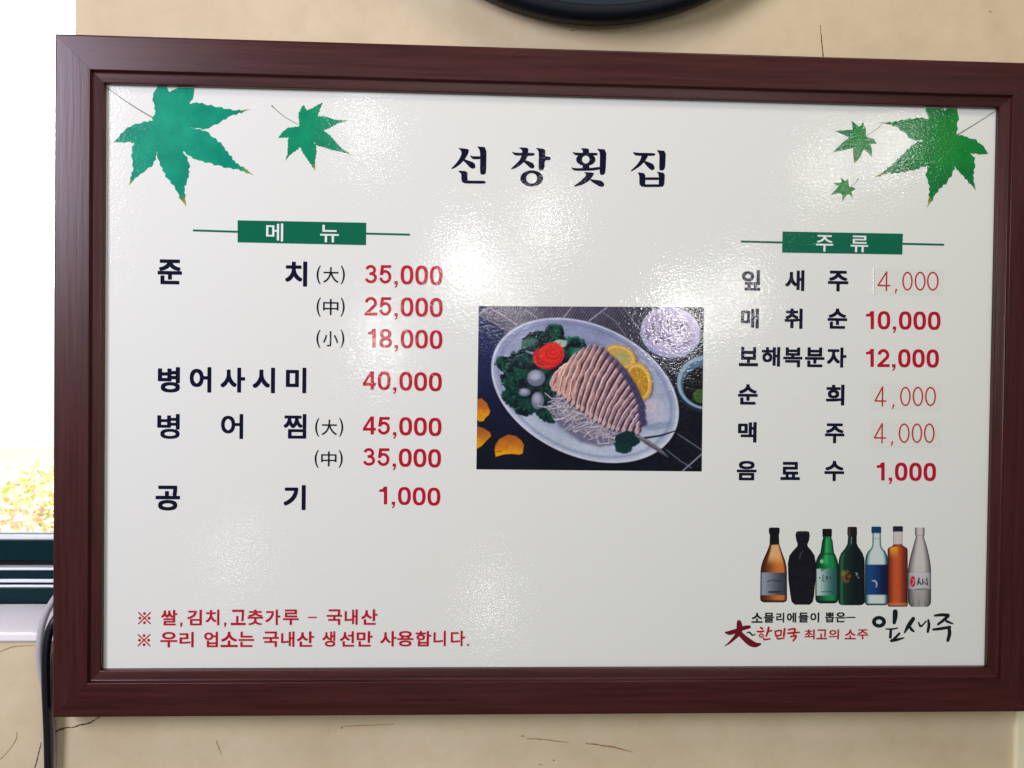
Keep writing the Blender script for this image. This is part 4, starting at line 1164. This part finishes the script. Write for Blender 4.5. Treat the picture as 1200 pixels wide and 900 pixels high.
def b3(c, U, Y, X):
    t = s01((U + 1) / 1.2) * s01((1 - U) / .5)
    c.C = np.array([4, 52, 38.]) * (1 - t[..., None]) + np.array([16, 138, 72.]) * t[..., None]
    c.mix(s01(1 - np.abs(U + .1) / .45) * s01((Y - 170) / 10) * s01((470 - Y) / 60) * .7, (70, 196, 110)); c.mix(s01((165 - Y) / 6), (10, 14, 22))
    c.mix(s01(1 - np.abs(Y - 335) / 16) * .6, (4, 50, 36)); c.mix(c.ell(710, 410, 18, 22, 0, 12) * .8, (170, 232, 190))
    lb = s01((Y - 480) / 8) * s01((755 - Y) / 6) * s01((.93 - np.abs(U + .05)) / .1); t = s01((U + .9) / 1.7)[..., None]
    c.mix(lb, np.array([188, 214, 208.]) * (1 - t) + np.array([36, 92, 88.]) * t)
    for P in ([(690, 470), (720, 500)], [(735, 460), (765, 480)], [(710, 505), (740, 485)]): c.mix(c.line(P, 10, 8), (20, 120, 50))
    c.mix(c.ell(690, 575, 9, 9), (16, 34, 36))
    for P in ([(722, 545), (722, 590)], [(712, 600), (740, 612)], [(752, 560), (770, 590)], [(768, 556), (755, 592)], [(790, 560), (800, 590)], [(705, 716), (818, 714)]): c.mix(c.line(P, 8, 5), (16, 34, 36))
    c.mix(s01((Y - 800) / 12), (6, 34, 36))
bottle(880, [(82, 724, 806), (90, 717, 813), (160, 718, 812), (170, 726, 806), (200, 716, 819), (280, 704, 828), (325, 696, 834), (350, 678, 850), (400, 655, 868), (450, 648, 880), (790, 646, 880), (820, 660, 866), (832, 690, 840)], b3, -.00022)
def b4(c, U, Y, X):
    t = s01((U + 1) / 1.5)[..., None]
    c.C = np.array([14, 62, 42.]) * (1 - t) + np.array([8, 22, 26.]) * t
    c.mix(s01(1 - np.abs(U + .75) / .2) * .6 * s01((Y - 300) / 60), (60, 130, 90)); c.mix(s01((152 - Y) / 5), (26, 22, 22)); c.mix(s01((152 - Y) / 5) * s01(1 - np.abs(U + .6) / .4) * .7, (104, 70, 64))
    c.mix(s01(1 - np.abs(U + .2) / .25) * s01((Y - 160) / 10) * s01((255 - Y) / 30) * .8, (118, 168, 144))
    n = noise2(X, Y, 16, 81); c.mix(c.ell(95, 560, 52, 66, 0, 14) * s01((n - .35) / .2), (128, 74, 40)); c.mix(c.ell(72, 530, 22, 30, 0, 12) * .7, (110, 140, 50))
    for P in ([(195, 525), (215, 545)], [(210, 530), (200, 552)], [(212, 560), (230, 580)]): c.mix(c.line(P, 5, 5), (176, 190, 180))
    c.mix(c.line([(50, 625), (150, 622)], 4, 5) * .7, (110, 80, 30))
bottle(980, [(62, 125, 195), (68, 112, 207), (140, 110, 208), (152, 118, 204), (230, 112, 205), (262, 98, 218), (290, 78, 240), (330, 46, 264), (380, 27, 281), (440, 21, 285), (820, 20, 285), (842, 34, 268), (850, 60, 240)], b4, -.00025)
def b5(c, U, Y, X):
    t = s01((1 - np.abs(U)) / .45)[..., None]
    c.C = np.array([24, 104, 108.]) * (1 - t) + np.array([206, 220, 216.]) * t
    c.mix(s01((128 - Y) / 5), (14, 60, 104)); c.mix(s01(1 - np.abs(Y - 185) / 5) * .6, (90, 130, 130))
    lb = s01((Y - 440) / 6) * s01((750 - Y) / 6); t = s01((1 - U) / 1.6)[..., None]
    c.mix(lb, np.array([8, 20, 62.]) * (1 - t) + np.array([16, 72, 128.]) * t)
    c.mix(c.line([(360, 602, 6), (392, 608, 10), (406, 630, 10), (400, 672, 5)], 8, 5), (222, 232, 236)); c.mix(s01((Y - 828) / 12), (10, 70, 78))
bottle(980, [(60, 362, 442), (66, 353, 450), (122, 352, 450), (130, 364, 445), (250, 362, 447), (285, 345, 465), (310, 318, 492), (350, 298, 510), (400, 289, 518), (830, 286, 520), (850, 310, 496)], b5, -.00028)
def b6(c, U, Y, X):
    t = s01((1 - np.abs(U + .1)) / .9)[..., None]
    c.C = np.array([104, 34, 24.]) * (1 - t) + np.array([196, 88, 44.]) * t
    c.mix(s01((400 - Y) / 130) * s01((.6 - np.abs(U + .4)) / .4) * s01((Y - 262) / 8), (232, 160, 50)); c.mix(s01((240 - Y) / 8), (206, 200, 200)); c.mix(s01((112 - Y) / 5), (30, 32, 52))
    c.mix(s01(1 - np.abs(Y - 245) / 10), (150, 60, 44)); c.mix(c.line([(590, 655), (665, 650)], 6, 8) * .6, (140, 44, 24)); c.mix(s01((Y - 820) / 14) * .7, (214, 130, 96)); c.mix(s01((Y - 850) / 8), (90, 30, 20))
bottle(980, [(56, 576, 660), (62, 567, 668), (110, 568, 668), (116, 573, 663), (245, 573, 662), (262, 552, 684), (274, 522, 708), (290, 515, 716), (850, 514, 717), (864, 526, 706)], b6, -.00031)
def b7(c, U, Y, X):
    t = s01((1 - np.abs(U)) / .7)[..., None]; t2 = s01((Y - 400) / 450)[..., None]
    c.C = (np.array([118, 118, 118.]) * (1 - t) + np.array([204, 202, 194.]) * t) * (1 - .22 * t2)
    c.mix(s01(1 - np.abs(Y - 152) / 5) * .7, (110, 110, 104))
    lb = s01((Y - 520) / 5) * s01((690 - Y) / 5); c.mix(lb * .6, (204, 206, 214))
    c.mix(c.ell(768, 612, 26, 54, 0, 8), (186, 20, 44)); c.mix(c.line([(755, 590), (785, 600), (765, 640)], 6, 5), (240, 210, 215))
    for P in ([(830, 580, 16), (815, 645, 12)], [(822, 600, 10), (850, 640, 14)], [(868, 590, 12), (870, 640, 12)], [(880, 615, 8), (905, 640, 10)], [(905, 580, 12), (915, 645, 10)], [(790, 688, 7), (905, 686, 7)]): c.mix(c.line(P, 8, 5), (34, 32, 50))
    for x in (770, 830, 890): c.mix(c.line([(x, 800), (x, 862)], 8, 12) * .5, (90, 90, 92))
bottle(980, [(70, 796, 880), (76, 790, 886), (145, 791, 885), (155, 800, 876), (180, 794, 882), (250, 774, 906), (350, 746, 930), (430, 728, 944), (490, 718, 950), (820, 720, 950), (845, 732, 940), (864, 752, 918)], b7, -.00034)

print('triangles', sum(len(me.polygons) for me in bpy.data.meshes))
